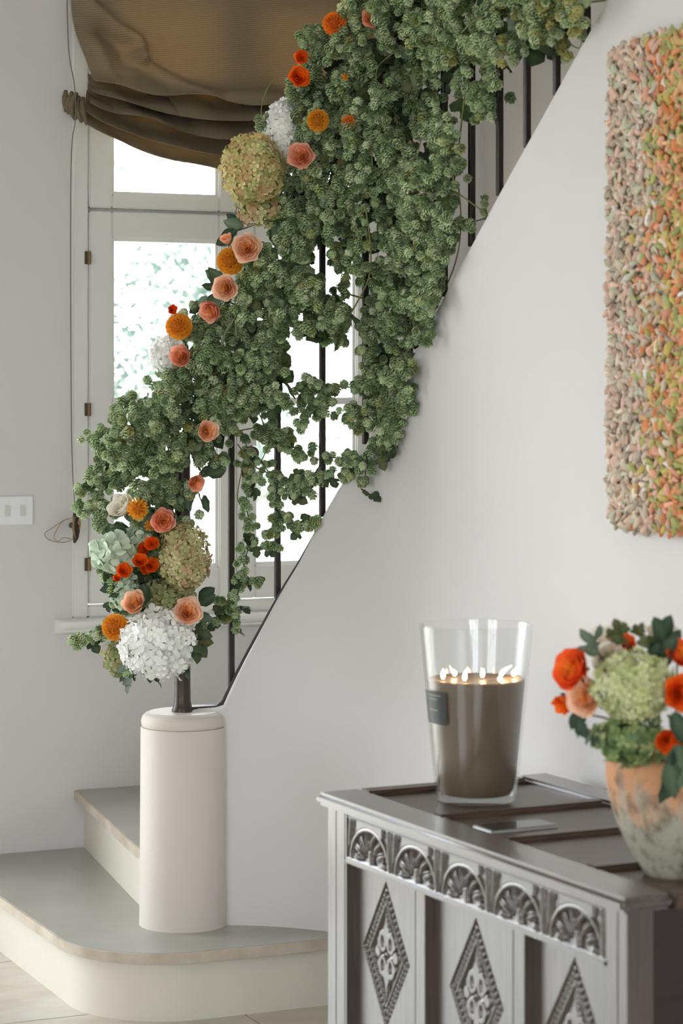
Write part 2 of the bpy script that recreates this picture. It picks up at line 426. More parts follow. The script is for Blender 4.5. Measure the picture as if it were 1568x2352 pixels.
# strap lying on the sloping top of the wall
s0 = s_of_px(512)
pts = [Vector((NX+0.01, NY, PLZ+0.006)), Vector((*R(*wall_pt(s0-0.02, OFFB))[:2], PLZ+0.006))]
sl = [s0+0.03*i for i in range(0, 75)]
pts += [Vector(R(*wall_pt(s, OFFB), ztop(s)+0.006)) for s in sl if ztop(s) < 3.2]
m = MB(); v = []
for i, p in enumerate(pts):
    t = pts[min(i+1, len(pts)-1)]-pts[max(i-1, 0)]; h = Vector((t.y, -t.x, 0)).normalized()
    nn = t.normalized().cross(h).normalized(); nn = nn if nn.z > 0 else -nn
    for a, b in ((-1, -1), (1, -1), (1, 1), (-1, 1)):
        v.append(tuple(p+h*0.012*a+nn*0.006*b))
f = [(i*4+k, i*4+(k+1) % 4, (i+1)*4+(k+1) % 4, (i+1)*4+k) for i in range(len(pts)-1) for k in range(4)]
m.add(v, f+[(0, 1, 2, 3), tuple(range(4*len(pts)-4, 4*len(pts)))[::-1]]); bal_part(m, 'bottom_strap', M_iron)
def rail_h(s): return interp(s, [0, s0, s0+0.08, s0+0.2, s0+0.5, 3], [0.66, 0.66, 0.70, 0.78, 0.88, 0.9])
def rail_pt(s): return Vector(R(*wall_pt(s, OFFB), ztop(s)+rail_h(s)))
rp = smooth_path([Vector((NX, NY, NEWZ-0.06)), Vector((NX+0.015, NY, NEWZ+0.03))]+[rail_pt(s) for s in [s0+0.05+0.12*i for i in range(0, 16)] if ztop(s) < 2.6], 5)
bal_part(MB().tube([tuple(p) for p in rp], 0.02, 12), 'handrail', M_rail, smooth=2)
BARS = []
for x in (531, 637, 740, 839, 940, 1020, 1083, 1147, 1210, 1278, 1347, 1416, 1488):
    X, Y = plan_at_px(x, OFFB); s = s_of_px(x)
    # bar stands on the strap
    uu, ww_ = X*CA+Y*SA, -X*SA+Y*CA
    zb = ztop(s)-0.01; zt = min(ztop(s)+rail_h(s), 3.35)
    if zt-zb < 0.2: continue
    BARS.append((X, Y, zb, zt)); mb = MB(); w_ = 0.0072
    Mx = Matrix.Translation((X, Y, 0)) @ RM
    mb.box(-w_, w_, -w_, w_, zb, zt, Mx); bal_part(mb, 'baluster', M_iron, bevel=0.002, seg=1)

# ------------------------------------------------------------------ switch plate, cord cleat
sw = thing('light_switch', 'white double rocker switch plate on the plaster wall', 'switch', R(1.955, WW, 1.165), ANG)
MB().box(-0.085, 0.063, -0.009, 0.001, -0.041, 0.041).build('switch_plate', M_switch, sw, bevel=0.002)
for x in (0.032, -0.0145, -0.058):
    MB().box(x-0.008, x+0.008, -0.012, -0.006, -0.016, 0.016).build('rocker', M_rocker, sw, bevel=0.0015)
cl = thing('cord_cleat', 'small dark cleat with tan blind cord wound round it', 'cleat', R(2.138, WW, 1.118), ANG)
MB().tube([(0.0, 0.002, 0.0), (0.0, -0.035, 0.0)], 0.009, 12).build('cleat_post', M_iron, cl, smooth=2)
Mk = Matrix.Translation((0, -0.038, 0)) @ Matrix.Diagonal((1, 0.55, 1, 1))
MB().tube([(-0.004, 0, 0.042), (0, 0, 0.03), (0.001, -0.006, 0.01), (0.001, -0.006, -0.015), (0, 0, -0.035), (-0.004, 0, -0.050)], [0.004, 0.009, 0.011, 0.011, 0.009, 0.003], 10, Mk).build('cleat_arm', M_iron, cl, smooth=2)
rnd = random.Random(5)
for k in range(6):
    a = k*0.4
    pts = []
    for i in range(25):
        t = 2*math.pi*i/24
        pts.append((0.010*math.cos(t)+rnd.uniform(-.001, .001), -0.038-0.010*math.sin(2*t+a)*0.8-0.004, 0.004*k-0.012+0.022*math.sin(t)))
    MB().tube(pts, 0.0016, 5).build('cord_turn', M_cord2, cl, smooth=True)
lp = [(0.0, -0.045, 0.025), (-0.03, -0.03, 0.018), (-0.06, -0.012, -0.004), (-0.083, -0.008, -0.02), (-0.078, -0.008, -0.036), (-0.055, -0.008, -0.046), (-0.03, -0.012, -0.049), (-0.008, -0.04, -0.04)]
MB().tube(smooth_path(lp), 0.0011, 5).build('cord_loop', M_cord2, cl, smooth=True)
lp2 = [(-0.004, -0.045, -0.04), (-0.03, -0.02, -0.035), (-0.045, -0.012, -0.045), (-0.056, -0.008, -0.035), (-0.05, -0.008, -0.015), (-0.035, -0.02, 0.012), (-0.02, -0.03, 0.02)]
MB().tube(smooth_path(lp2), 0.0011, 5).build('cord_loop', M_cord2, cl, smooth=True)
# ------------------------------------------------------------------ roman blind
def cloth_mat():
    m, nt, b = new_mat('olive_ribbed_linen')
    tc = nt.nodes.new('ShaderNodeTexCoord'); wv = nt.nodes.new('ShaderNodeTexWave'); wv.wave_type = 'BANDS'; wv.bands_direction = 'Z'
    wv.inputs['Scale'].default_value = 52; wv.inputs['Distortion'].default_value = 0.6; wv.inputs['Detail'].default_value = 2
    mpn = nt.nodes.new('ShaderNodeAttribute'); mpn.attribute_name = 'Len'
    cx = nt.nodes.new('ShaderNodeCombineXYZ'); nt.links.new(mpn.outputs['Fac'], cx.inputs['Z'])
    nt.links.new(cx.outputs['Vector'], wv.inputs['Vector'])
    rp = nt.nodes.new('ShaderNodeValToRGB'); rp.color_ramp.elements[0].color = srgb(122, 110, 90); rp.color_ramp.elements[1].color = srgb(148, 135, 112)
    nt.links.new(wv.outputs['Fac'], rp.inputs['Fac']); nt.links.new(rp.outputs['Color'], b.inputs['Base Color'])
    bp = nt.nodes.new('ShaderNodeBump'); bp.inputs['Strength'].default_value = 0.35; bp.inputs['Distance'].default_value = 0.002
    nt.links.new(wv.outputs['Fac'], bp.inputs['Height']); nt.links.new(bp.outputs['Normal'], b.inputs['Normal'])
    b.inputs['Roughness'].default_value = 0.9; b.inputs['Specular IOR Level'].default_value = 0.1
    t = nt.nodes.new('ShaderNodeBsdfTranslucent'); t.inputs['Color'].default_value = srgb(172, 122, 62)
    mx = nt.nodes.new('ShaderNodeMixShader'); mx.inputs['Fac'].default_value = 0.045
    nt.links.new(b.outputs['BSDF'], mx.inputs[1]); nt.links.new(t.outputs['BSDF'], mx.inputs[2])
    nt.links.new(mx.outputs['Shader'], nt.nodes['Material Output'].inputs['Surface']); return m
M_cloth = cloth_mat()
blind = thing('roman_blind', 'olive brown ribbed roman blind gathered in swags above the window', 'blind', R(2.65, WW, 2.2), ANG)
BU0, BU1 = 2.125, 3.19
def zpx(y, d=7.02): return CH-(y-HY)*d/F
# fold lines: (height at the gathered end, height at the middle, stand-off at the end, stand-off at the middle)
folds = [(3.02, 3.02, .030, .030, 0), (2.80, 2.80, .030, .032, 0), (2.62, 2.62, .034, .040, 0), (zpx(120), zpx(120), .040, .048, 0), (zpx(160), zpx(180), .045, .065, 0),
         (zpx(188), zpx(226), .075, .135, 1), (zpx(168), zpx(186), .026, .030, -1), (zpx(196), zpx(226), .040, .070, 0), (zpx(216), zpx(272), .090, .160, 1),
         (zpx(190), zpx(220), .028, .032, -1), (zpx(218), zpx(268), .05, .085, 0), (zpx(238), zpx(314), .100, .165, 1), (zpx(206), zpx(252), .030, .035, -1),
         (zpx(234), zpx(312), .055, .085, 0), (zpx(257), zpx(358), .095, .150, 1), (zpx(236), zpx(306), .034, .04, -1), (zpx(256), zpx(352), .05, .07, 0), (zpx(269), zpx(383), .060, .095, 1), (zpx(262), zpx(374), .045, .065, 0)]
NT, SUB = 170, 10
def fold_row(fr, t):
    zl, zm, dl, dm, kind = fr
    b = 4*t*(1-t); b2 = b**0.8
    return zl+(zm-zl)*b2, dl+(dm-dl)*min(1, b*2.2)
rows = []; lens = []
def seg_d(x, y, P):
    best = 1e9
    for (x0, y0), (x1, y1) in zip(P[:-1], P[1:]):
        dx, dy = x1-x0, y1-y0; t = max(0, min(1, ((x-x0)*dx+(y-y0)*dy)/(dx*dx+dy*dy))); best = min(best, math.hypot(x-x0-t*dx, y-y0-t*dy))
    return best
CREASE = [([(200, 10), (250, 60), (292, 82), (306, 100), (292, 125)], 15, .040), ([(292, 125), (265, 165), (240, 190)], 18, .020), ([(292, 128), (360, 170), (440, 205), (560, 208)], 15, .030),
          ([(225, 70), (262, 112), (262, 140)], 20, -.024), ([(318, 100), (330, 135), (400, 172)], 14, -.012), ([(205, 110), (215, 170)], 16, .012)]
def crease(t, z):                           # creases where the cloth is pulled to the cord ring (mirrored at the other end)
    tt = min(t, 1-t); x = 160+tt*745; y = HY-(z-CH)*F/7.02
    if y > 230 or x > 600: return 0.0
    return sum(h*math.exp(-(seg_d(x, y, P)/w)**2) for P, w, h in CREASE)
rb = random.Random(3)
nz_ph = [(rb.uniform(0, 6), rb.uniform(3, 9), rb.uniform(.006, .016)) for _ in folds]
for i in range(NT+1):
    t = i/NT; ctrl = []
    for k, fr in enumerate(folds):
        z, dpt = fold_row(fr, t)
        ph, fq, am = nz_ph[k]
        if k >= 4:
            wob = (0.25 if k >= 13 else 1.0)*am*math.sin(fq*t*3+ph)*min(1, 8*t)*min(1, 8*(1-t))
            z += wob*0.7; dpt += abs(wob)*1.2
        ctrl.append(Vector((dpt, z, 0)))
    pl_ = smooth_path(ctrl, SUB)
    # cloth edge is drawn in where the folds gather
    row = []; L = 0; acc = []
    for j, p in enumerate(pl_):
        if j: L += (p-pl_[j-1]).length
        g = math.exp(-((p.y-2.43)/0.11)**2)*0.055 + max(0, (p.y-2.5))*-0.0
        uu = BU0+(BU1-BU0)*t
        if j < 5.3*SUB: p = Vector((p.x+crease(t, p.y), p.y, 0))
        uu += g*(1-2*t)*abs(1-2*t)**2*1.0
        row.append((uu, WW-p.x, p.y)); acc.append(L)
    rows.append(row); lens.append(acc)
n = len(rows[0]); bl = blind.location
V = [Vector(R(*p))-Vector(bl) for r in rows for p in r]
V = [RM.inverted() @ v for v in V]
Fq = [(i*n+k, (i+1)*n+k, (i+1)*n+k+1, i*n+k+1) for i in range(NT) for k in range(n-1)]
me = bpy.data.meshes.new('blind_fabric'); me.from_pydata([tuple(v) for v in V], [], Fq)
a_ = me.attributes.new('Len', 'FLOAT', 'POINT'); a_.data.foreach_set('value', np.array(lens, dtype=np.float32).ravel())
me.shade_smooth(); o = put('blind_fabric', me, M_cloth, blind)
# gathered bunch of cloth hanging at the cord ring, both ends
for u, sg in ((BU0-0.006, 1), (BU1+0.006, -1)):
    m = MB()
    for k in range(6):
        pts = []
        for i in range(9):
            q = i/8
            pts.append((u-2.65+sg*(-0.010+0.0105*k+0.006*math.sin(q*3+k)-0.012*math.sin(q*3.1)), -0.035-0.010*(k % 3)-0.012*math.sin(q*3), zpx(212+3*k+(46+3*k)*q)-2.2))
        m.tube(pts, [0.0045+0.0055*math.sin(0.25+2.7*i/8) for i in range(9)], 8)
    o = m.build('gathered_edge', M_cloth, blind, smooth=True)
MB().box(-0.56, 0.56, -0.045, 0.001, 0.80, 0.84).build('headrail', M_joinery, blind)
cd = tag(MB().tube([tuple(p) for p in smooth_path([R(2.116, WW-0.012, 3.0), R(2.117, WW-0.03, 2.55), R(2.120, WW-0.082, 2.40), R(2.122, WW-0.086, 2.30), R(2.126, WW-0.03, 2.15), R(2.134, WW-0.01, 1.4), R(2.138, WW-0.036, 1.15)], 6)], 0.0016, 6).build('blind_cord', M_cord), 'thin grey blind cord running down the wall to the cleat', 'cord')

# ------------------------------------------------------------------ carved chest
def wood_mat(name, c1, c2, rough, grain=(1, 14, 14), coat=1.0):
    m = plain(name, c1, rough, 0.6, noise=(7, c2, grain), bump=(90, 0.05))
    b = m.node_tree.nodes['Principled BSDF']; b.inputs['Coat Weight'].default_value = coat; b.inputs['Coat Roughness'].default_value = 0.25; b.inputs['Coat IOR'].default_value = 1.6
    return m
W1, W2 = srgb(78, 63, 55), srgb(58, 46, 39)
M_oakx = wood_mat('polished_oak_front', W1, W2, 0.34, (1, 14, 14))
M_oakz = wood_mat('polished_oak_upright', W1, W2, 0.34, (14, 14, 1))
M_oakl = wood_mat('oak_lid', srgb(84, 63, 50), srgb(62, 45, 36), 0.40, (14, 2, 14), 0.15)
M_oakd = wood_mat('oak_end', srgb(46, 34, 28), srgb(36, 26, 22), 0.5, (14, 1.5, 14), 0.0)
CHR = math.radians(-64.0)
ch = thing('carved_chest', 'dark oak chest carved with lozenges and leafy arches on its front', 'chest', (-0.054, 4.793, 0), CHR)
LZ, LT, LX, LY = 0.71, 0.026, 1.134, 0.54
FY = 0.020                                  # front plane of the body
def hf(name, x0, x1, z0, z1, nx, nz, fn, y0, mat, parent, keep=None):
    X, Z = np.meshgrid(np.linspace(x0, x1, nx), np.linspace(z0, z1, nz), indexing='ij')
    H = fn(X, Z); V = np.stack([X, y0-H, Z], -1).reshape(-1, 3)
    I = np.arange(nx*nz).reshape(nx, nz)
    Q = np.stack([I[:-1, :-1], I[1:, :-1], I[1:, 1:], I[:-1, 1:]], -1).reshape(-1, 4)
    if keep is not None:
        Kp = keep(X, Z).reshape(-1); Q = Q[Kp[Q].all(1)]
        used = np.unique(Q); mp = -np.ones(len(V), int); mp[used] = np.arange(len(used)); V = V[used]; Q = mp[Q]
    me = np_mesh(name, V, Q); return put(name, me, mat, parent)
# lid: frame members and sunk panels
m = MB(); m.box(0, LX, 0, 0.10, LZ-LT, LZ); m.build('lid_front_rail', M_oakx, ch, bevel=0.009, seg=3, smooth=2)
MB().box(0, LX, LY-0.075, LY, LZ-LT, LZ+0.0005).build('lid_back_rail', M_oakx, ch, bevel=0.006, seg=2, smooth=2)
cross = [(0.0, 0.042), (0.308, 0.342), (0.568, 0.602), (0.858, 0.892), (1.094, 1.134)]
for a, b in cross:
    mm = MB(); mm.box(a, b, 0.100, LY-0.075, LZ-LT, LZ-0.0005); mm.build('lid_rail', M_oakl, ch, bevel=0.003, seg=2, smooth=2)
for (a, b), (c, d) in zip(cross[:-1], cross[1:]):
    p_ = MB().box(b, c, 0.10, LY-0.075, LZ-LT+0.002, LZ-0.011).build('lid_panel', M_oakl, ch)
    mm = MB()                                # moulding round the panel
    mm.box(b, b+0.007, 0.1, LY-0.075, LZ-0.012, LZ-0.005); mm.box(c-0.007, c, 0.1, LY-0.075, LZ-0.012, LZ-0.005)
    mm.box(b+.007, c-.007, 0.1, 0.107, LZ-0.012, LZ-0.005); mm.build('panel_moulding', M_oakl, p_)
# front
def upright(a, b, z0, z1, groove, name='stile'):
    s_ = MB(); s_.box(a, b, FY+0.004, FY+0.05, z0, z1); e = a
    for g in groove+[b+0.0012]:
        s_.box(e, g-0.0012, FY, FY+0.006, z0+0.0003, z1-0.0003); e = g+0.0012
    s_.build(name, M_oakz, ch, bevel=0.001, seg=1)
upright(0.020, 0.105, 0.0, LZ-LT, [0.058, 0.097])
upright(1.052, 1.116, 0.0, LZ-LT, [1.088])
FA, FB_, FZ0, FZ1 = 0.105, 1.052, 0.588, LZ-LT
mu = [(0.383, 0.432), (0.744, 0.794)]
for a, b in mu: upright(a, b, 0.17, FZ0, [a+0.012], 'muntin')
MB().box(FA, FB_, FY, FY+0.05, 0.09, 0.17).build('bottom_rail', M_oakx, ch, bevel=0.002)
CW = (FB_-FA)/5
def frieze(X, Z):
    a = X-FA; c = np.mod(a, CW)-CW/2; b = Z-FZ0
    H = np.zeros_like(X)
    E = np.sqrt((c/0.086)**2+((b-0.010)/0.068)**2)
    e = CW/2-np.abs(c)
    band = (b > 0.009) & (b < 0.086)
    sp = (E > 1) & band
    g = -0.0065*np.ones_like(X)
    l1 = 1-((e-0.011-0.10*np.maximum(b-0.05, 0))/0.0065)**2
    g = np.where(l1 > 0, -0.0065+0.0075*np.sqrt(np.maximum(l1, 0)), g)
    g = np.where(e < 0.0022, -0.007, g)
    tri = (b > 0.072) & (np.abs(e-0.028) < (b-0.072)*0.75)
    g = np.where(tri, -0.008, g); g = np.where((b > 0.066) & (e > 0.04), -0.001, g)
    H = np.where(sp, g, H)
    ring = (E <= 1) & (E > 0.885) & band
    H = np.where(ring, -0.0008-0.0015*np.abs((E-0.942)/0.057)**2, H)
    ins = (E <= 0.885) & band
    G = -0.0105*np.ones_like(X)
    r = np.sqrt(c**2+(b-0.008)**2); ph = np.arctan2(c, b-0.008)
    for d, r0, sr, st in ((14, 0.046, 0.020, 0.0075), (38, 0.046, 0.024, 0.0095), (62, 0.050, 0.025, 0.0105), (83, 0.056, 0.017, 0.0095)):
        for sg in (-1, 1):
            p0 = math.radians(d)*sg
            tn = r*(ph-p0)-sg*0.25*np.maximum(r-r0, 0)
            q = 1-((r-r0)/sr)**2-(tn/st)**2
            hh = -0.0105+0.0115*np.sqrt(np.maximum(q, 0))
            hh = np.where((np.abs(tn+sg*0.002) < 0.0015) & (q > 0.12), -0.006, hh)
            G = np.maximum(G, np.where(q > 0, hh, -0.0105))
    stem = (np.abs(c) < 0.0035+0.10*np.maximum(0.026-b, 0)) & (b < 0.034)
    G = np.where(stem, np.maximum(G, -0.002), G)
    H = np.where(ins, G, H)
    H = np.where((np.abs(b-0.0895) < 0.0012), -0.003, H)
    return H
fr_ = hf('frieze', FA, FB_, FZ0, FZ1, 720, 84, frieze, FY, M_oakx, ch)
MB().box(FA, FB_, FY+0.014, FY+0.05, FZ0, FZ1).build('frieze_rail', M_oakx, ch)
MB().box(FA-0.002, FB_+0.002, FY-0.004, FY+0.014, FZ0-0.003, FZ0+0.005).build('frieze_moulding', M_oakx, ch, bevel=0.002)
HW, HH = 0.098, 0.142
def lozenge(cx, cz):
    def fn(X, Z):
        x, z = X-cx, Z-cz; D = np.abs(x)/HW+np.abs(z)/HH
        H = np.zeros_like(X)
        H = np.where((D < 1.0) & (D >= 0.955), -0.0055, H)
        band = (D < 0.955) & (D >= 0.735)
        tt = np.abs(z)/HH-np.abs(x)/HW                 # runs along an edge
        k = np.abs(np.mod(tt*7.0+0.5, 1.0)-0.5)*2
        H = np.where(band, -0.0055+0.006*np.sqrt(np.maximum(0, 1-(k/0.8)**2-((D-0.845)/0.10)**2)), H)
        H = np.where((D < 0.735) & (D >= 0.675), 0.0003, H)
        H = np.where((D < 0.675), -0.0065, H)
        ins = D < 0.63
        q = np.zeros_like(X, bool)
        for sx in (-1, 1):
            for sz in (-1, 1):
                q |= ((x-sx*0.0165)/0.017)**2+((z-sz*0.024)/0.021)**2 < 1
        for sx, sz, rr in ((0, 0.047, 0.011), (0, -0.047, 0.011), (0.037, 0, 0.011), (-0.037, 0, 0.011), (0.03, 0.022, .008), (-0.03, 0.022, .008), (0.03, -0.022, .008), (-0.03, -0.022, .008)):
            q |= (x-sx)**2+(z-sz)**2 < rr**2
        q |= (np.abs(x) < 0.010*(1-(np.abs(z)-0.03)/0.062)) & (np.abs(z) > 0.03)
        H = np.where(q & ins, -0.0005, H)
        for sx in (-1, 1):
            for sz in (-1, 1):
                hole = ((x-sx*0.0165)/0.0065)**2+((z-sz*0.023)/0.0115)**2 < 1
                H = np.where(hole, -0.009, H)
        H = np.where(np.abs(x)/0.007+np.abs(z)/0.011 < 1, -0.009, H)
        return H
    return fn
PX = [(0.105, 0.383, 0.236), (0.432, 0.744, 0.590), (0.794, 1.052, 0.925)]
for a, b, cx in PX:
    cz = 0.428; y0 = FY+0.020
    inside = lambda X, Z, cx=cx: (np.abs(X-cx)/HW+np.abs(Z-cz)/HH) < 1.03
    pn = hf('panel', a-0.004, b+0.004, 0.165, 0.592, 180, 280, lambda X, Z: 0*X, y0, M_oakz, ch, keep=lambda X, Z: ~((np.abs(X-cx)/HW+np.abs(Z-cz)/HH) < 1.0))
    lz = hf('carved_lozenge', cx-HW*1.04, cx+HW*1.04, cz-HH*1.04, cz+HH*1.04, 150, 210, lozenge(cx, cz), y0, M_oakz, pn, keep=inside)
    MB().box(a, b, y0+0.010, y0+0.02, 0.165, 0.592).build('panel_back', M_oakz, pn)
MB().box(1.098, 1.116, FY+0.05, LY-0.02, 0.08, LZ-LT).build('end_board', M_oakd, ch)
MB().box(0.024, 0.042, FY+0.05, LY-0.02, 0.08, LZ-LT).build('end_board', M_oakd, ch)
MB().box(0.024, 1.116, LY-0.035, LY-0.02, 0.08, LZ-LT).build('back_board', M_oakd, ch)
MB().box(0.042, 1.098, FY+0.05, LY-0.035, 0.09, 0.11).build('bottom_board', M_oakd, ch)
for x in (0.020, 1.062):
    MB().box(x, x+0.054, LY-0.065, LY-0.012, 0.0, LZ-LT).build('back_post', M_oakd, ch)
chM = Matrix.Translation(ch.location) @ Matrix.Rotation(CHR, 4, 'Z')
def on_chest(x, y, d):                      # point of the lid seen at a photograph position
    return at(x, y, d)

# ------------------------------------------------------------------ candle in a tapering glass
PZ = LZ-0.011                               # sunk lid panel
dcn = (CH-PZ)*F/(1838-HY)
cp = at(1093, 1838, dcn)
cd_ = thing('glass_candle', 'large multi-wick brown candle burning in a tall clear tapered glass', 'candle', (cp.x, cp.y, PZ), 0.15)
RB, RT_, GH = 0.080, 0.1125, 0.350
rr = lambda z: RB+(RT_-RB)*(z/GH)
Mg_glass = thin_glass('candle_glass', (0.985, 0.99, 0.99, 1), 1.0)
prof = [(0.0005, 0.0002), (RB-0.012, 0.0), (RB-0.003, 0.002), (RB, 0.009)]+[(rr(z), z) for z in (0.03, 0.1, 0.2, 0.3, GH-0.002)]+[(RT_-0.002, GH), (RT_-0.0038, GH-0.001)]+[(rr(z)-0.0045, z) for z in (0.3, 0.2, 0.1, 0.03)]+[(RB-0.008, 0.016), (0.0005, 0.013)]
MB().lathe(prof, 72, cap=False).build('glass_vessel', Mg_glass, cd_, smooth=2)
M_wax = plain('brown_wax', srgb(120, 104, 86), 0.38, 0.5); M_wax.node_tree.nodes['Principled BSDF'].inputs['Subsurface Weight'].default_value = 0.25
M_wax.node_tree.nodes['Principled BSDF'].inputs['Subsurface Radius'].default_value = (0.03, 0.014, 0.006); M_wax.node_tree.nodes['Principled BSDF'].inputs['Subsurface Scale'].default_value = 0.5
WZ = 0.243
wax = MB().lathe([(0.0005, 0.0145), (RB-0.014, 0.0145), (RB-0.0065, 0.022)]+[(rr(z)-0.0052, z) for z in (0.05, 0.12, 0.2, WZ-0.004)]+[(rr(WZ)-0.008, WZ-0.001), (rr(WZ)-0.02, WZ-0.004), (0.0005, WZ-0.005)], 64, cap=False).build('wax', M_wax, cd_, smooth=2)
M_flame = emit('candle_flame', (1.0, 0.62, 0.28, 1), 26.0)
M_wick = plain('charred_wick', srgb(30, 24, 20), 0.9)
dv = dcn/F
for px_, hgt, lean, q in ((1015, 0.020, 0.0, -0.02), (1045, 0.013, -.004, 0.035), (1063, 0.021, 0.002, -0.045), (1107, 0.017, 0.002, 0.01), (1142, 0.012, 0, -0.06), (1150, 0.022, 0.022, 0.02), (1180, 0.016, 0.006, 0.03)):
    x = (px_-1093)*dv; y = q
    Mi = Matrix.Rotation(-0.15, 4, 'Z') @ Matrix.Translation((x, y, WZ-0.006))
    wk = MB().tube([(0, 0, 0), (0.0005, 0, 0.006), (0.002+lean*0.2, 0, 0.010)], 0.0011, 6, Mi).build('wick', M_wick, cd_)
    m = MB(); n = 7; pts = []; rad = []
    for i in range(n):
        t = i/(n-1); pts.append((0.001+lean*t*t, 0, 0.006+hgt*t)); rad.append(0.0003+0.0052*math.sin(math.pi*min(1, t*0.95+0.06))**0.8*(1-0.55*t))
    m.tube(pts, rad, 10, Mi); m.build('flame', M_flame, wk, smooth=True)
# dark printed sticker that wraps the glass
a0, a1 = math.radians(184-8.6), math.radians(231-8.6); m = MB(); v = []; N = 14
for i in range(N+1):
    a = a0+(a1-a0)*i/N
    for z in (0.158, 0.222): v.append(((rr(z)+0.0006)*math.cos(a), (rr(z)+0.0006)*math.sin(a), z))
m.add(v, [(2*i, 2*i+2, 2*i+3, 2*i+1) for i in range(N)])
lb = m.build('sticker', plain('sticker_charcoal', srgb(52, 54, 56), 0.45), cd_, smooth=True); lb['label'] = 'charcoal paper sticker with faint pale print'
M_print = plain('sticker_print', srgb(150, 148, 142), 0.5)
for z, i0, i1 in ((0.215, 0.2, 0.85), (0.2075, 0.3, 0.7), (0.186, 0.3, 0.72)):
    v = []
    for i in range(9):
        a = a0+(a1-a0)*(i0+(i1-i0)*i/8)
        for zz in (z-0.0008, z+0.0008): v.append(((rr(zz)+0.0011)*math.cos(a), (rr(zz)+0.0011)*math.sin(a), zz))
    MB().add(v, [(2*i, 2*i+2, 2*i+3, 2*i+1) for i in range(8)]).build('print_line', M_print, lb)

# ------------------------------------------------------------------ phone on the lid
pp = chM @ Vector((0.478, 0.186, 0))
ph_ = thing('mobile_phone', 'flat glass-faced phone lying between candle and vase on the chest lid', 'phone', (pp.x, pp.y, PZ-0.0003), CHR+math.pi/2)
MB().box(-0.074, 0.074, -0.036, 0.036, 0.0, 0.0075).build('phone_body', plain('phone_silver', srgb(205, 205, 205), 0.25, 0.5, 0.6), ph_, bevel=0.003, seg=2, smooth=2)
MB().box(-0.069, 0.069, -0.033, 0.033, 0.0072, 0.0080).build('phone_screen', plain('phone_black_glass', srgb(18, 18, 18), 0.05, 0.6), ph_)

# ------------------------------------------------------------------ lichen-stained vase
dvs = (CH-PZ)*F/(2008-HY); vp = at(1546, 2008, dvs)
vase = thing('stone_vase', 'weathered terracotta vase blotched with grey lichen holding the bouquet', 'vase', (vp.x, vp.y, PZ-0.0003))
def vase_mat():
    m, nt, b = new_mat('weathered_terracotta')
    tc = nt.nodes.new('ShaderNodeTexCoord'); sx = nt.nodes.new('ShaderNodeSeparateXYZ'); nt.links.new(tc.outputs['Object'], sx.inputs[0])
    def noise(sc, det=5, stretch=None):
        nz = nt.nodes.new('ShaderNodeTexNoise'); nz.inputs['Scale'].default_value = sc; nz.inputs['Detail'].default_value = det
        mp = nt.nodes.new('ShaderNodeMapping'); mp.inputs['Scale'].default_value = stretch or (1, 1, 1)
        nt.links.new(tc.outputs['Object'], mp.inputs[0]); nt.links.new(mp.outputs[0], nz.inputs['Vector']); return nz
    n1 = noise(30, 7, (1, 1, 0.4)); n2 = noise(44, 6, (1, 1, 0.7)); n3 = noise(90)
    mr = nt.nodes.new('ShaderNodeMapRange'); mr.inputs['From Min'].default_value = 0.06; mr.inputs['From Max'].default_value = 0.19; mr.inputs['To Max'].default_value = 0.5; nt.links.new(sx.outputs['Z'], mr.inputs['Value'])
    ad = nt.nodes.new('ShaderNodeMath'); ad.operation = 'ADD'; nt.links.new(mr.outputs[0], ad.inputs[0]); nt.links.new(n1.outputs['Fac'], ad.inputs[1])
    r1 = nt.nodes.new('ShaderNodeValToRGB'); els = r1.color_ramp.elements
    els[0].position = 0.75; els[0].color = srgb(172, 168, 152); els[1].position = 1.12; els[1].color = srgb(208, 152, 112)
    hf_ = nt.nodes.new('ShaderNodeMath'); hf_.operation = 'MULTIPLY'; hf_.inputs[1].default_value = 0.8; nt.links.new(ad.outputs[0], hf_.inputs[0])
    els[0].position = 0.48; els[1].position = 0.72
    nt.links.new(hf_.outputs[0], r1.inputs['Fac'])
    r2 = nt.nodes.new('ShaderNodeValToRGB'); r2.color_ramp.elements[0].position = 0.46; r2.color_ramp.elements[1].position = 0.72
    r2.color_ramp.elements[0].color = (0, 0, 0, 1); r2.color_ramp.elements[1].color = (1, 1, 1, 1); nt.links.new(n2.outputs['Fac'], r2.inputs['Fac'])
    mx = nt.nodes.new('ShaderNodeMix'); mx.data_type = 'RGBA'; nt.links.new(r2.outputs['Color'], mx.inputs[0]); nt.links.new(r1.outputs['Color'], mx.inputs[6]); mx.inputs[7].default_value = srgb(98, 88, 74)
    nt.links.new(mx.outputs[2], b.inputs['Base Color']); b.inputs['Roughness'].default_value = 0.9
    bp = nt.nodes.new('ShaderNodeBump'); bp.inputs['Strength'].default_value = 0.6; bp.inputs['Distance'].default_value = 0.004
    nt.links.new(n2.outputs['Fac'], bp.inputs['Height']); nt.links.new(bp.outputs['Normal'], b.inputs['Normal']); return m
M_vase = vase_mat()
MB().lathe([(0.046, 0.0), (0.050, 0.004), (0.056, 0.015), (0.073, 0.042), (0.090, 0.075), (0.103, 0.110), (0.111, 0.145), (0.114, 0.170), (0.113, 0.188), (0.108, 0.200), (0.104, 0.203), (0.099, 0.200), (0.100, 0.185), (0.099, 0.15), (0.08, 0.07), (0.0005, 0.02)], 48).build('vase_body', M_vase, vase, smooth=2)

# ------------------------------------------------------------------ rag rug hung on the wall
rug = thing('rag_wall_hanging', 'thick rag-loop wall hanging shading from beige pink to orange and green', 'wall hanging', R(USTR, 4.20, 1.24), ANG-math.pi/2)
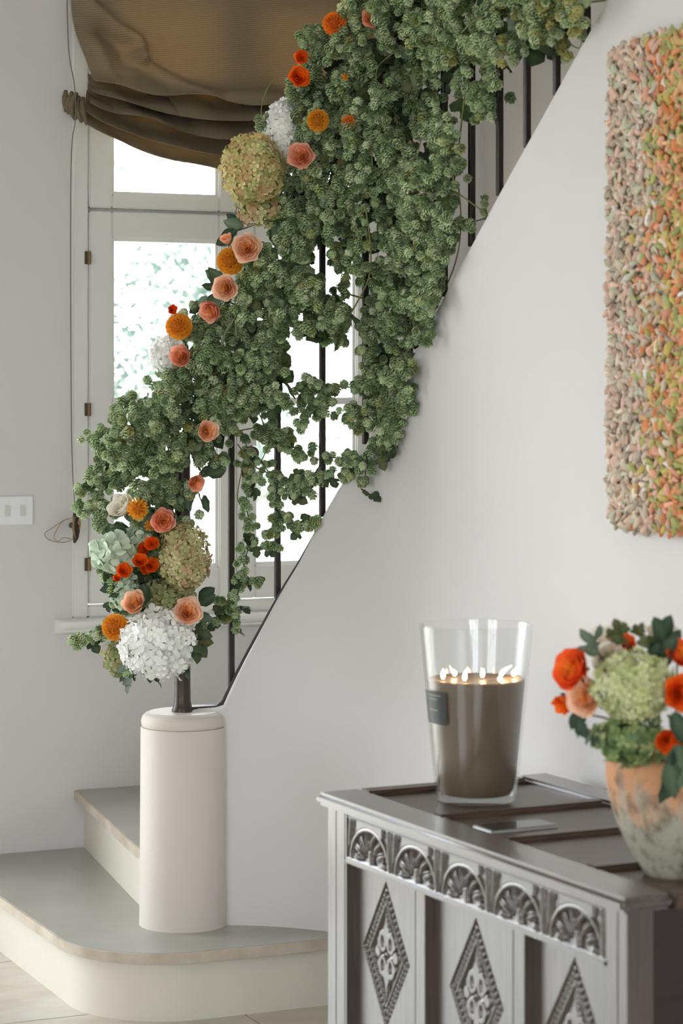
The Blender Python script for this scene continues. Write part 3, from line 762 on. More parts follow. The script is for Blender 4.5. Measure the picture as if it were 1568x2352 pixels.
# local x runs along the wall towards the camera, local y points into the wall, z up
RW_, RH_ = 0.62, 0.965
M_rugb = plain('rug_backing', srgb(150, 130, 112), 0.95)
def rug_edge(x): return (0.02*math.exp(-x/0.02)+0.004*math.sin(x*40), RH_-0.035*math.exp(-x/0.018)+0.004*math.sin(x*33))
pts = [(0.004, 0.03), (0.02, 0.006), (RW_, 0.0), (RW_, RH_), (0.02, RH_-0.012), (0.004, RH_-0.03)]
bk = MB(); bk.prism([(p[0], p[1]) for p in pts], 0, 0.022, Matrix.Rotation(math.pi/2, 4, 'X')); bk.build('backing', M_rugb, rug)
def rag_mesh(seed):
    rg = random.Random(seed); P = []; n = 6
    L, b = 1.0, rg.uniform(-1.1, 1.1)
    rings = [(-0.5, 0.05), (-0.36, 0.19), (0.0, 0.26), (0.34, 0.2), (0.5, 0.05)]
    v = []; f = []
    for k, (z, r) in enumerate(rings):
        off = b*(0.25-z*z)
        for i in range(n):
            a = 2*math.pi*i/n; q = r*rg.uniform(0.75, 1.2)
            v.append((q*math.cos(a)+off, q*0.75*math.sin(a), z))
    for k in range(len(rings)-1):
        for i in range(n):
            j = (i+1) % n; f += [(k*n+i, k*n+j, (k+1)*n+j), (k*n+i, (k+1)*n+j, (k+1)*n+i)]
    f += [(0, i+1, i) for i in range(1, n-1)]+[(4*n, 4*n+i, 4*n+i+1) for i in range(1, n-1)]
    return np.array(v), np.array(f)
rags = [rag_mesh(s) for s in range(6)]
pal_l = [srgb(222, 202, 182), srgb(230, 198, 180), srgb(206, 208, 184), srgb(196, 182, 166), srgb(232, 216, 196), srgb(226, 190, 170), srgb(204, 188, 168)]
pal_r = [srgb(230, 160, 116), srgb(210, 192, 112), srgb(240, 178, 150), srgb(190, 192, 122), srgb(224, 142, 92), srgb(228, 186, 136), srgb(172, 180, 122)]
rg = random.Random(11); nr = np.random.RandomState(4)
items = []
sx_, sz_ = 0.0098, 0.0108
for i in range(int(RW_/sx_)):
    for j in range(int(RH_/sz_)+1):
        for lay in range(2):
            x = (i+rg.uniform(-.5, .9))*sx_; z = (j+rg.uniform(-.5, .8))*sz_
            if x < 0.030 and (math.hypot(x-0.03, z-0.03) > 0.033 and z < 0.03 or math.hypot(x-0.03, z-RH_+0.03) > 0.033 and z > RH_-0.03): continue
            dep = 0.022+0.016*lay+rg.uniform(-.006, .008)
            e = min(x, z, RH_-z)
            if e < 0.02: dep -= (0.02-e)*0.7
            t = min(1, max(0, (x-0.10)/0.16+rg.uniform(-.25, .25)+0.12*math.sin(z*9+x*30)))
            pal = pal_r if rg.random() < t else pal_l
            col = pal[rg.randrange(7)]
            if rg.random() < 0.008: col = srgb(245, 243, 240)
            g = rg.uniform(0.82, 1.1); col = (col[0]*g, col[1]*g, col[2]*g, 1)
            sc = rg.uniform(0.017, 0.034)
            items.append((x, -dep, z, sc, rg.randrange(6), col))
def rot_mats(n, rs):                        # random rotations leaning the loops
    a = rs.normal(0, 0.55, n); b = rs.normal(0, 0.75, n); c = rs.uniform(0, 6.28, n)
    ca, sa, cb, sb, cc, sc_ = np.cos(a), np.sin(a), np.cos(b), np.sin(b), np.cos(c), np.sin(c)
    Z = np.zeros(n); O = np.ones(n)
    Rx = np.stack([O, Z, Z, Z, ca, -sa, Z, sa, ca], 1).reshape(n, 3, 3); Ry = np.stack([cb, Z, sb, Z, O, Z, -sb, Z, cb], 1).reshape(n, 3, 3); Rz = np.stack([cc, -sc_, Z, sc_, cc, Z, Z, Z, O], 1).reshape(n, 3, 3)
    return Rx @ Ry @ Rz
RMs = rot_mats(len(items), nr)
vis = [k for k, it in enumerate(items) if it[0] < 0.28 and it[1] < -0.034]
rg.shuffle(vis); solo = set(vis[:300])
M_rag_o, nt_, b_ = new_mat('rag_cotton_piece'); oi = nt_.nodes.new('ShaderNodeObjectInfo'); nt_.links.new(oi.outputs['Color'], b_.inputs['Base Color']); b_.inputs['Roughness'].default_value = 0.9
M_rag_v, nt_, b_ = new_mat('rag_cotton'); at_ = nt_.nodes.new('ShaderNodeAttribute'); at_.attribute_name = 'Col'; nt_.links.new(at_.outputs['Color'], b_.inputs['Base Color']); b_.inputs['Roughness'].default_value = 0.9
rag_me = [np_mesh('rag_loop', v, f, smooth=True) for v, f in rags]
for me in rag_me: me.materials.append(M_rag_o)
VV, FF, CC = [], [], []; off = 0
for k, (x, y, z, sc, kind, col) in enumerate(items):
    if k in solo:
        o = put('rag_loop', rag_me[kind], None, rug)
        o.matrix_basis = Matrix.Translation((x, y, z)) @ Matrix([list(r) for r in RMs[k]]).to_4x4() @ Matrix.Scale(sc, 4); o.color = col
        continue
    v, f = rags[kind]; VV.append((v*sc) @ RMs[k].T+np.array([x, y, z])); FF.append(f+off); off += len(v); CC.append(np.tile(col, (len(v), 1)))
o = put('rag_loops', np_mesh('rag_loops', np.concatenate(VV), np.concatenate(FF), np.concatenate(CC), smooth=True), M_rag_v, rug); o['kind'] = 'stuff'
# ------------------------------------------------------------------ hops: cones, leaves, stems
RG = random.Random(21)
def gd(x, off=0.045):                       # depth of the balustrade at a photograph column
    if x < 430: return 6.03
    if x < 530: return 6.03+(plan_at_px(530, off)[1]-6.03)*(x-430)/100
    return plan_at_px(x, off)[1]
RAILP = np.array([tuple(p) for p in rp])
def clear_pt(p, r):
    """keep a thing of radius r out of the plaster wall, the bars, the handrail and the newel"""
    p = Vector(p)
    for _ in range(2):
        # bars and newel: step aside towards the room
        for X, Y, zb, zt, br in [(*b, 0.0085) for b in BARS]+[(NX, NY, PLZ, NEWZ+0.03, 0.022)]:
            if zb-r < p.z < zt+r:
                dx, dy = p.x-X, p.y-Y; h = math.hypot(dx, dy)
                if h < br+r:
                    if dy > 0.3*h or h < 1e-4: dx, dy, h = dx*0.5, -abs(dy)-0.004, math.hypot(dx*0.5, abs(dy)+0.004)
                    p.x, p.y = X+dx/h*(br+r), Y+dy/h*(br+r)
        # handrail
        dd = np.linalg.norm(RAILP-np.array(p), axis=1); k = int(dd.argmin())
        a, b = RAILP[max(k-1, 0)], RAILP[min(k+1, len(RAILP)-1)]
        ab = Vector(b-a); t = max(0, min(1, (p-Vector(a)).dot(ab)/ab.length_squared)); q = Vector(a)+ab*t; v = p-q
        if v.length < 0.021+r:
            v = Vector((v.x, -abs(v.y)-0.003, v.z)); p = q+v.normalized()*(0.021+r)
        # plaster wall
        u, w = p.x*CA+p.y*SA, -p.x*SA+p.y*CA
        if w > WC:
            e = Vector((u-UC, w-WC)); rho = e.length; s_ = RAD*math.atan2(e.x, e.y)
            if s_ > 0.1 and p.z < ztop(s_)+0.25*r and RAD-r < rho < RAD+0.10+r:
                e *= (RAD-r)/rho; p = Vector(R(UC+e.x, WC+e.y, p.z))
        else:
            s_ = RAD*math.pi/2+WC-w
            if p.z < ztop(s_)+0.25*r and USTR-r < u < USTR+0.10+r: p = Vector(R(USTR-r, w, p.z))
    return p
def clear_spot(sp):
    p = clear_pt(at(sp[0], sp[1], sp[2]), sp[3]*0.62)
    return (784+F*p.x/p.y, HY-(p.z-CH)*F/p.y, p.y, sp[3])
def cone_arrays(seed, base, tip):
    rg = random.Random(seed); V = []; T = []; COL = []
    for k in range(6):
        z = 0.02+0.135*k; r = 0.40*math.sin(math.pi*(0.24+0.66*(k/5.6)))**0.8
        nb = 4
        for i in range(nb):
            a = 2*math.pi*(i+0.5*(k % 2))/nb+rg.uniform(-.15, .15); ca, sa = math.cos(a), math.sin(a)
            fl = rg.uniform(1.0, 1.3); w = 0.30*(0.55+r)
            def P(rad, side, zz): return (rad*ca-side*sa, rad*sa+side*ca, zz)
            o = len(V)
            V += [P(r*0.35, 0, z), P(r*0.84*fl, w, z+0.10), P(r*0.84*fl, -w, z+0.10), P(r*1.08*fl, 0, z+0.12), P(r*1.22*fl, 0, z+0.33)]
            T += [(o, o+3, o+1), (o, o+2, o+3), (o+1, o+3, o+4), (o+3, o+2, o+4)]
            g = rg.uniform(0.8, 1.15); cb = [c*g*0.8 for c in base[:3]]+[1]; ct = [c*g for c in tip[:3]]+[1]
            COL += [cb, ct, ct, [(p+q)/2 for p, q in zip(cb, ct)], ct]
    # closing core so the cone is not hollow
    o = len(V); n = 6
    for zz, rr_ in ((0.0, 0.10), (0.2, 0.22), (0.6, 0.2), (0.95, 0.03)):
        for i in range(n): V.append((rr_*math.cos(i*math.pi/3), rr_*math.sin(i*math.pi/3), zz)); COL.append(list(base[:3])+[1])
    for k in range(3):
        for i in range(n):
            j = (i+1) % n; T += [(o+k*n+i, o+k*n+j, o+(k+1)*n+j), (o+k*n+i, o+(k+1)*n+j, o+(k+1)*n+i)]
    return np.array(V), np.array(T), np.array(COL)
hop_cols = [(srgb(122, 146, 96), srgb(194, 210, 164)), (srgb(112, 136, 92), srgb(180, 198, 152)), (srgb(134, 154, 104), srgb(208, 220, 180)), (srgb(104, 130, 88), srgb(166, 188, 140)),
            (srgb(136, 150, 92), srgb(192, 200, 142)), (srgb(150, 150, 88), srgb(194, 190, 124))]
hop_w = [6, 6, 5, 6, 1.5, 0.25]
cones = [cone_arrays(40+i, b, t) for i, (b, t) in enumerate(hop_cols)]
M_hop = petal_mat('hop_bract', 0.6, 0.22, 1.12)
M_leaf = petal_mat('leaf_green', 0.5, 0.2)
M_calyx = plain('calyx_green', srgb(92, 112, 74), 0.6)
M_stem = plain('hop_stem', srgb(112, 112, 66), 0.6)
M_stemd = plain('hop_stem_dark', srgb(70, 62, 44), 0.6)
cone_me = [np_mesh('hop_cone', v, t, c) for v, t, c in cones]
for me in cone_me: me.materials.append(M_hop)
def z_to(d, roll=0.0):
    d = Vector(d).normalized()
    return (Vector((0, 0, 1)).rotation_difference(d) @ Quaternion((0, 0, 1), roll)).to_matrix()
def cone_rot(spread=0.5):
    d = Vector((RG.gauss(0, spread), -0.35+RG.gauss(0, spread*0.8), -0.85+RG.gauss(0, spread*0.5)))
    return z_to(d, RG.uniform(0, 6.28))
def leaf_mesh(lobes, col, col2, name):
    """flat palmate leaf along +Z, folded on its midrib; lobes 1 = plain oval"""
    mb = MB()
    if lobes == 3:
        out = [(0, 0), (.22, .02), (.46, .12), (.50, .34), (.40, .42), (.26, .42), (.34, .62), (.22, .80), (0, 1.0)]
    else:
        out = [(0, 0), (.14, .08), (.26, .25), (.30, .45), (.26, .65), (.15, .84), (0, 1.0)]
    n = len(out); v = []; c = []
    for x, z in out:
        v.append((0, -0.10*math.sin(z*3), z)); c.append(col2)
    f = []
    for sg in (1, -1):
        o = len(v)
        for k, (x, z) in enumerate(out):
            v.append((sg*x, 0.16*abs(x)*1.2-0.10*math.sin(z*3)+0.03*((k % 2)*2-1), z)); c.append(col)
        for k in range(n-1):
            q = (k, k+1, o+k+1, o+k); f.append(q if sg > 0 else q[::-1])
    me = bpy.data.meshes.new(name); me.from_pydata(v, [], f)
    a = me.color_attributes.new('Col', 'FLOAT_COLOR', 'POINT'); a.data.foreach_set('color', np.array(c, dtype=np.float32).ravel())
    me.shade_smooth(); me.materials.append(M_leaf); return me
leaf_hop = [leaf_mesh(3, srgb(62, 80, 52), srgb(84, 100, 66), 'leaf'), leaf_mesh(3, srgb(50, 66, 46), srgb(70, 86, 58), 'leaf'), leaf_mesh(3, srgb(78, 88, 52), srgb(98, 104, 66), 'leaf')]
leaf_dk = [leaf_mesh(1, srgb(46, 66, 50), srgb(72, 92, 70), 'leaf'), leaf_mesh(1, srgb(58, 78, 56), srgb(90, 108, 82), 'leaf'), leaf_mesh(1, srgb(96, 116, 98), srgb(120, 138, 118), 'leaf')]
def put_leaf(me, parent, pos, d, size, roll=None, base=None, name='leaf'):
    o = put(name, me, None, parent); pos = Vector(pos); dn = Vector(d).normalized()
    if pos.y > 5:
        for _ in range(12):
            mv = Vector((0, 0, 0))
            for f_ in (0.1, 0.4, 0.7, 1.0):
                q = pos+dn*size*f_; m_ = clear_pt(q, size*(0.30 if f_ < 0.9 else 0.06))-q
                if m_.length > mv.length: mv = m_
            if mv.length < 1e-4: break
            pos += mv*1.02
    M = Matrix.Translation(pos) @ z_to(d, RG.uniform(0, 6.28) if roll is None else roll).to_4x4() @ Matrix.Scale(size, 4)
    o.matrix_basis = (base.inverted() @ M) if base is not None else M
    return o
def inpoly(x, y, P):
    c = False; j = len(P)-1
    for i in range(len(P)):
        if (P[i][1] > y) != (P[j][1] > y) and x < (P[j][0]-P[i][0])*(y-P[i][1])/(P[j][1]-P[i][1])+P[i][0]: c = not c
        j = i
    return c
def wchoice(w): return RG.choices(range(len(w)), w)[0]

MASS = [  # (outline in the photograph, density, nearest and farthest stand-off towards the room)
    ([(790, -60), (1310, -60), (1325, 40), (1290, 95), (1235, 85), (1190, 100), (1150, 135), (1070, 160), (1040, 175), (1000, 150), (930, 120), (900, 130), (860, 160), (800, 150), (770, 110), (720, 110), (705, 80), (760, 70), (800, 60)], 1.35, 0.20, 0.03),
    ([(720, 80), (850, 130), (930, 120), (1010, 160), (1030, 200), (1010, 290), (1040, 330), (1060, 400), (1020, 480), (1000, 560), (1000, 660), (960, 740), (905, 690), (830, 640), (770, 600), (735, 545), (690, 540), (650, 505), (665, 430), (720, 390), (720, 320), (690, 290), (660, 250), (680, 200), (700, 150)], 1.25, 0.17, 0.02),
    ([(1050, 180), (1145, 160), (1145, 255), (1080, 262), (1045, 240)], 1.0, 0.06, -0.03),
    ([(860, 640), (1000, 650), (985, 720), (960, 780), (945, 880), (900, 900), (850, 890), (835, 800), (840, 700)], 0.95, 0.13, 0.02),
    ([(600, 580), (680, 540), (712, 560), (700, 600), (735, 650), (800, 690), (808, 770), (760, 790), (700, 760), (660, 780), (640, 840), (700, 850), (740, 880), (700, 925), (620, 930), (560, 960), (520, 985), (490, 1000), (490, 1055), (430, 1060), (400, 1090), (340, 1075), (290, 1080), (240, 1050), (215, 1010), (265, 970), (320, 900), (380, 860), (450, 830), (470, 800), (510, 740), (535, 690), (560, 630), (590, 590)], 1.55, 0.19, 0.0),
    ([(625, 375), (700, 375), (730, 300), (760, 330), (750, 420), (730, 540), (600, 560), (610, 510), (645, 480)], 1.3, 0.10, 0.0),
    ([(425, 735), (470, 715), (520, 690), (540, 720), (500, 790), (440, 850), (380, 862), (432, 800)], 1.2, 0.14, 0.0),
    ([(460, 850), (560, 800), (590, 900), (540, 960), (470, 990), (450, 920)], 1.1, 0.16, 0.06),
    ([(300, 1060), (420, 1050), (440, 1110), (410, 1180), (350, 1175), (270, 1110)], 1.1, 0.12, 0.0),
    ([(285, 1210), (430, 1200), (420, 1420), (300, 1430), (270, 1330)], 0.75, 0.05, -0.03),
    ([(300, 1130), (420, 1120), (420, 1230), (340, 1240), (305, 1210)], 0.6, 0.05, -0.03),
    ([(560, 930), (720, 900), (790, 880), (830, 920), (820, 990), (700, 960), (600, 1000)], 0.6, 0.11, 0.01),
    ([(600, 990), (700, 1020), (800, 1030), (820, 1080), (760, 1110), (680, 1110), (610, 1080)], 0.42, 0.09, 0.0),
    ([(840, 880), (940, 860), (935, 930), (905, 1000), (860, 1010), (840, 950)], 0.8, 0.10, 0.02),
    ([(1040, 430), (1075, 380), (1060, 340), (1030, 350)], 0.8, 0.08, 0.0),
    ([(1000, 560), (1090, 520), (1090, 550), (1010, 590)], 0.6, 0.06, 0.0),
]
HOLES = [[(708, 555), (758, 560), (765, 620), (820, 640), (828, 690), (775, 668), (740, 645), (722, 600)], [(752, 800), (820, 770), (832, 850), (770, 870)], [(650, 835), (690, 835), (695, 880), (655, 880)], [(570, 960), (600, 940), (610, 990)], [(1000, 165), (1038, 165), (1035, 210), (1015, 215)]]
THIN = [(850, 110), (990, 120), (1010, 225), (960, 260), (880, 230)]
garland = thing('hop_garland', 'thick green garland of hop vine draped over the stair rail', 'garland', tuple(at(700, 600, gd(700)-0.05)))
ginv = Matrix.Translation(garland.location).inverted()
spots = []
for poly, dens, near, far in MASS:
    xs = [p[0] for p in poly]; ys = [p[1] for p in poly]
    area = 0.5*abs(sum(poly[i][0]*poly[(i+1) % len(poly)][1]-poly[(i+1) % len(poly)][0]*poly[i][1] for i in range(len(poly))))
    nclu = int(dens*area/820)
    k = 0; guard = 0
    while k < nclu and guard < 40000:
        guard += 1
        x, y = RG.uniform(min(xs), max(xs)), RG.uniform(min(ys), max(ys))
        if not inpoly(x, y, poly) or any(inpoly(x, y, h) for h in HOLES): continue
        k += 1
        off = RG.uniform(far, near) if RG.random() < 0.6 else near+0.045-abs(RG.gauss(0, 0.05))
        if off > 0.06 and inpoly(x, y, THIN) and RG.random() < 0.8: off = RG.uniform(-0.02, 0.05)
        # the drape hangs as rope-like strands: pull clusters together sideways
        sx = x+9*math.sin(x/17+1.3*math.sin(y/90))
        for _ in range(RG.choice((6, 7, 8, 8, 9))):
            px, py = sx+RG.gauss(0, 13), y+RG.gauss(0, 15)
            if any(inpoly(px, py, h) for h in HOLES): continue
            spots.append((px, py, gd(px)-off+RG.gauss(0, 0.012), RG.uniform(0.0195, 0.0275)))
def strand_spots(path, n, spread, off, size=(0.019, 0.026)):
    P = [Vector((x, y, 0)) for x, y in path]; seg = [(P[i+1]-P[i]).length for i in range(len(P)-1)]; L = sum(seg); out = []
    for k in range(n):
        t = (k+RG.uniform(-.4, .4))/n*L; t = min(max(t, 0), L-1e-3); i = 0
        while t > seg[i]: t -= seg[i]; i += 1
        p = P[i].lerp(P[i+1], t/seg[i])
        px, py = p.x+RG.gauss(0, spread), p.y+RG.gauss(0, spread*0.7)
        out.append((px, py, gd(max(px, 430))-off+RG.gauss(0, 0.012), RG.uniform(*size)))
    return out
for path, n, sp, off in (([(760, 560), (790, 640), (800, 660)], 16, 10, .09), ([(880, 640), (860, 760), (870, 900)], 30, 14, .1), ([(760, 690), (800, 780)], 14, 12, .1),
                         ([(700, 880), (760, 900), (820, 890)], 14, 9, .08), ([(1130, 120), (1240, 90), (1330, 60)], 26, 13, .05), ([(1190, 60), (1200, 118)], 9, 9, .05), ([(1270, 60), (1285, 118)], 8, 8, .05), ([(1298, 100), (1302, 140)], 4, 6, .05),
                         ([(1170, 60), (1230, 120)], 8, 8, .05), ([(1040, 520), (1100, 515)], 10, 8, .05), ([(1000, 620), (985, 760)], 22, 13, .07), ([(600, 700), (640, 860)], 14, 18, .2), ([(700, 90), (720, 70)], 7, 9, .14),
                         ([(590, 290), (625, 265)], 7, 7, .16), ([(665, 215), (700, 240)], 10, 10, .17), ([(690, 300), (700, 330)], 8, 9, .18), ([(745, 290), (760, 350)], 12, 10, .19)):
    spots += strand_spots(path, int(n*1.3), sp, off)
spots = [clear_spot(q) for q in spots]
SPOT_P = np.array([tuple(at(q[0], q[1], q[2])) for q in spots])
rank = sorted(range(len(spots)), key=lambda i: spots[i][2]-gd(spots[i][0])-spots[i][3]*1.5+RG.uniform(-.03, .03))
solo = set(rank[:300]); VV, FF, CC = [], [], []; off = 0; gl = np.array(garland.location)
for i, (x, y, d, s) in enumerate(spots):
    p = at(x, y, d); rot = cone_rot(); kind = wchoice(hop_w)
    if x > 1150 and RG.random() < 0.25: kind = 5
    if i in solo:
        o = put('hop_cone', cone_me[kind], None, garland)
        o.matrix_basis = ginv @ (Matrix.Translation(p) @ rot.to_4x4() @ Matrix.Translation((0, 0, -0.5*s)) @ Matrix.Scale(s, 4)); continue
    v, t, c = cones[kind]; rm = np.array(rot)
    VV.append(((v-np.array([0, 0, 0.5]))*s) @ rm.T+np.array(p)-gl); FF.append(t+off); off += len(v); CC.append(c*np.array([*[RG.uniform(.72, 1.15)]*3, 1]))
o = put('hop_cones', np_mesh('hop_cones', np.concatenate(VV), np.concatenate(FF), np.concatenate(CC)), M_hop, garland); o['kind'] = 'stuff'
print('hop cones', len(spots))
# dark leaves inside the mass
nl = 0
for poly, dens, near, far in MASS:
    xs = [p[0] for p in poly]; ys = [p[1] for p in poly]
    area = 0.5*abs(sum(poly[i][0]*poly[(i+1) % len(poly)][1]-poly[(i+1) % len(poly)][0]*poly[i][1] for i in range(len(poly))))
    k = 0; want = int(dens*area/1900)
    while k < want and nl < 290:
        x, y = RG.uniform(min(xs), max(xs)), RG.uniform(min(ys), max(ys))
        if not inpoly(x, y, poly) or any(inpoly(x, y, h) for h in HOLES): continue
        k += 1; nl += 1
        deep = RG.random() < 0.8
        o_ = RG.uniform(-0.03, 0.05) if deep else near+0.01
        put_leaf(RG.choice(leaf_hop), garland, at(x, y, gd(x)-o_), (RG.gauss(0, .5), RG.gauss(-.2, .5), -0.7), RG.uniform(.05, .085) if deep else RG.uniform(.035, .05), base=Matrix.Translation(garland.location))
# stems that show
def stem(path, r, off, mat=M_stem, parent=garland, inv_=ginv, name='stem'):
    offs = off if isinstance(off, (list, tuple)) else [off]*len(path)
    pts = [at(x, y, gd(max(x, 430))-o) for (x, y), o in zip(path, offs)]
    o = MB().tube([tuple(clear_pt(p, 0.002)) for p in smooth_path(pts, 5)], r, 6).build(name, mat, parent, smooth=True); o.matrix_basis = inv_; return o
for path, r, off in (([(1392, 0), (1340, 6), (1250, 12), (1180, 30), (1100, 42), (1060, 75)], .0021, [.09, .1, .12, .15, .2, .2]), ([(870, 340), (960, 385), (1060, 450), (1120, 495)], .0018, [.2, .19, .12, .06]),
                     ([(838, 470), (850, 560), (846, 640), (800, 730), (790, 760)], .002, .19), ([(1075, 150), (1062, 260), (1045, 400), (1015, 570), (985, 660)], .002, [.12, .1, .1, .1, .1]), ([(1052, 420), (1058, 520), (1040, 620), (975, 760)], .0016, .05),
                     ([(905, 120), (870, 150), (862, 180)], .0013, .21), ([(648, 172), (622, 190), (604, 230), (600, 262), (608, 282)], .0013, .2), ([(690, 540), (700, 600), (668, 655)], .0018, .18), ([(820, 310), (850, 330), (855, 390)], .0014, .2),
                     ([(970, 300), (952, 400), (945, 480)], .0014, .19), ([(1290, 60), (1300, 90), (1330, 110), (1340, 60)], .0013, .07), ([(780, 670), (850, 690)], .0022, .06), ([(560, 900), (600, 960), (610, 1010)], .002, .1), ([(770, 880), (830, 900)], .0012, .06),
                     ([(440, 860), (455, 868), (480, 862), (520, 850)], .002, .2), ([(545, 1020), (590, 1075), (640, 1090)], .0018, .1), ([(560, 1060), (545, 1140), (560, 1170)], .0014, .06)):
    stem(path, r, off)
for path, r in (([(540, 730), (515, 770), (506, 815)], .0042), ([(541, 735), (543, 780)], .0036)):
    o = stem(path, [r*0.5]+[r]*6+[r*0.9]*2+[r*.15]*2 if len(path) == 3 else [r*.6]+[r]*3+[r*.3]*2, .21, plain('grey_green_tassel', srgb(112, 122, 88), .6), name='tassel')

def tie_point(p, k=0.0):                    # nearest cone of the garland, looking a little into the mass
    q = np.array(tuple(p))+np.array([0.015, 0.05, -0.005])
    return Vector(SPOT_P[int(np.linalg.norm(SPOT_P-q, axis=1).argmin())])
def tie(t, start, mat=None):                # stem from a flower back into what holds it
    a = Vector(start); w0 = t.location+a
    if w0.y > 4.6: end = tie_point(w0)-t.location; pts = [a, a.lerp(end, 0.55)+Vector((0, 0, -0.004)), end]
    else:                                   # bouquet: over the rim and down into the vase
        mo = Vector((vp.x, vp.y, PZ))-t.location; out = Vector((a.x-mo.x, a.y-mo.y, 0)); rad = min(out.length, 0.055); out = out.normalized()*rad if out.length > 1e-5 else out
        top = mo+out+Vector((0, 0, max(0.215, min(0.24, (a.z-mo.z)*0.7+0.06)))); pts = [a, a.lerp(top, 0.6)+Vector((0, 0, 0.006)), top, mo+out*0.4+Vector((0, 0, 0.10))]
    return MB().tube([tuple(q) for q in smooth_path(pts, 4)], 0.0017, 6).build('stem', mat or M_calyx, t, smooth=True)
def sprig(label, paths, n, spread, off, leaves=3, size=(0.018, 0.025), nm='hop_sprig'):
    x0, y0 = paths[0][0]
    loc = at(x0, y0, gd(max(x0, 430))-off)
    t = thing(nm, label, 'hop sprig', tuple(loc), group=None); ti = Matrix.Translation(loc).inverted()
    MB().tube([(0, 0, 0), tuple(tie_point(loc)-loc)], 0.0014, 6).build('stem', M_stemd, t)
    for path, k in zip(paths, n):
        k = int(k*1.3)
        stem(path, [0.0014]*(5*(len(path)-1)+1), off, M_stemd, t, ti)
        for (x, y, d, s) in map(clear_spot, strand_spots(path, k, spread, off, size)):
            o = put('hop_cone', cone_me[wchoice(hop_w)], None, t)
            o.matrix_basis = ti @ (Matrix.Translation(at(x, y, d)) @ cone_rot(0.6).to_4x4() @ Matrix.Translation((0, 0, -0.5*s)) @ Matrix.Scale(s, 4))
        for _ in range(leaves):
            q = RG.choice(path); put_leaf(RG.choice(leaf_hop), t, at(q[0]+RG.gauss(0, 10), q[1]+RG.gauss(0, 10), gd(max(q[0], 430))-off), (RG.gauss(0, .6), RG.gauss(-.2, .4), -.7), RG.uniform(.028, .045), base=Matrix.Translation(loc))
    return t
sprig('hop sprig arching left of the newel towards the cord cleat', [[(300, 1060), (235, 1040), (210, 1100), (180, 1130)], [(240, 1090), (225, 1160), (175, 1175)], [(215, 1160), (235, 1215), (270, 1210)], [(255, 1150), (262, 1190)]], [34, 26, 18, 6], 11, .06, 2)
sprig('hop shoot curling out at the left beside the window frame', [[(330, 980), (270, 990), (205, 1010)], [(240, 1010), (250, 1050)]], [30, 10], 11, .08, 1)
sprig('long thin hop strand trailing down beside the first slim baluster', [[(545, 990), (580, 1060), (565, 1150), (575, 1220), (560, 1300), (545, 1370), (540, 1440)], [(565, 1060), (580, 1110)], [(560, 1320), (590, 1340)], [(545, 1400), (500, 1420), (465, 1450)], [(530, 1380), (505, 1390)]], [54, 8, 8, 12, 6], 9, .04, 4)
sprig('hop strand hanging in front of the second slim baluster', [[(600, 1060), (640, 1130), (630, 1200), (610, 1250), (640, 1270)], [(640, 1110), (700, 1130), (740, 1090)], [(640, 1180), (690, 1220), (722, 1190)], [(690, 1090), (680, 1140)]], [30, 20, 20, 8], 10, .05, 3)
sprig('hop strand spilling over the curved plaster wall edge', [[(925, 870), (922, 950), (912, 1030)], [(880, 900), (868, 1000), (842, 1060), (838, 1120)], [(900, 980), (885, 1040)]], [22, 30, 8], 10, .09, 4)
sprig('short hop tuft lying on the wall strap by the third baluster', [[(750, 1050), (800, 1060), (795, 1110)], [(740, 1100), (770, 1080)]], [16, 8], 10, .05, 2)
sprig('hop sprig poking out left below the orange dahlia', [[(265, 1430), (225, 1455), (165, 1475)], [(240, 1440), (215, 1480)]], [18, 6], 9, .09, 1)
sprig('hop tuft under the pale green hydrangea beside the hinge', [[(235, 1300), (265, 1340), (270, 1390)], [(250, 1310), (262, 1380)]], [16, 10], 9, .07, 2)
sprig('hop tip dangling below the white hydrangea', [[(300, 1530), (298, 1560)], [(340, 1540), (350, 1560)]], [5, 3], 6, .12, 2)
sprig('upright hop tip against the upper stairwell wall', [[(1118, 500), (1112, 470), (1104, 450)]], [6], 5, .03, 1, (0.012, 0.018))

# ------------------------------------------------------------------ flowers
M_petal = petal_mat('petal', 0.55, 0.25, 1.06)
CACHE = {}
def colmesh(name, v, f, c, smooth=True, mat=None):
    me = bpy.data.meshes.new(name); me.from_pydata(v, [], f)
    a = me.color_attributes.new('Col', 'FLOAT_COLOR', 'POINT'); a.data.foreach_set('color', np.array(c, dtype=np.float32).ravel())
    if smooth: me.shade_smooth()
    me.materials.append(mat or M_petal); return me
def mixc(a, b, t): return tuple(a[i]*(1-t)+b[i]*t for i in range(3))+(1,)
def cup_petal(R0, h, half, opn, c0, c1, seed, nu=9, nv=7):
    rg = random.Random(seed); v = []; c = []; ph = rg.uniform(0, 6)
    for j in range(nv):
        b = j/(nv-1)
        rho = R0*(0.18+0.82*math.sin(b*math.pi/2)**0.75)*(1+opn*b*b)
        wid = math.sin(math.pi*(0.12+0.66*b))**0.6
        for i in range(nu):
            a = -1+2*i/(nu-1)
            al = a*half*wid
            rr2 = rho+(0.03+0.05*R0)*b*b*math.sin(3*a+ph)+0.09*max(0, b-0.7)*3.3*(0.35+opn)
            z = h*b*(1-0.16*a*a*b)+0.03*b*math.sin(5*a+ph)
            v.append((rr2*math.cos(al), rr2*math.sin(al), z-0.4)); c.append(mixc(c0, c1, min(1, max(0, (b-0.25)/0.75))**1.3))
    f = [(j*nu+i, j*nu+i+1, (j+1)*nu+i+1, (j+1)*nu+i) for j in range(nv-1) for i in range(nu-1)]
    return colmesh('petal', v, f, c)
ROSE = [(.10, .72, 80, 3, 0), (.19, .80, 68, 4, .0), (.31, .86, 60, 5, .0), (.45, .92, 56, 5, .0), (.60, .95, 54, 5, .02), (.76, .92, 52, 5, .05), (.88, .78, 48, 5, .14)]
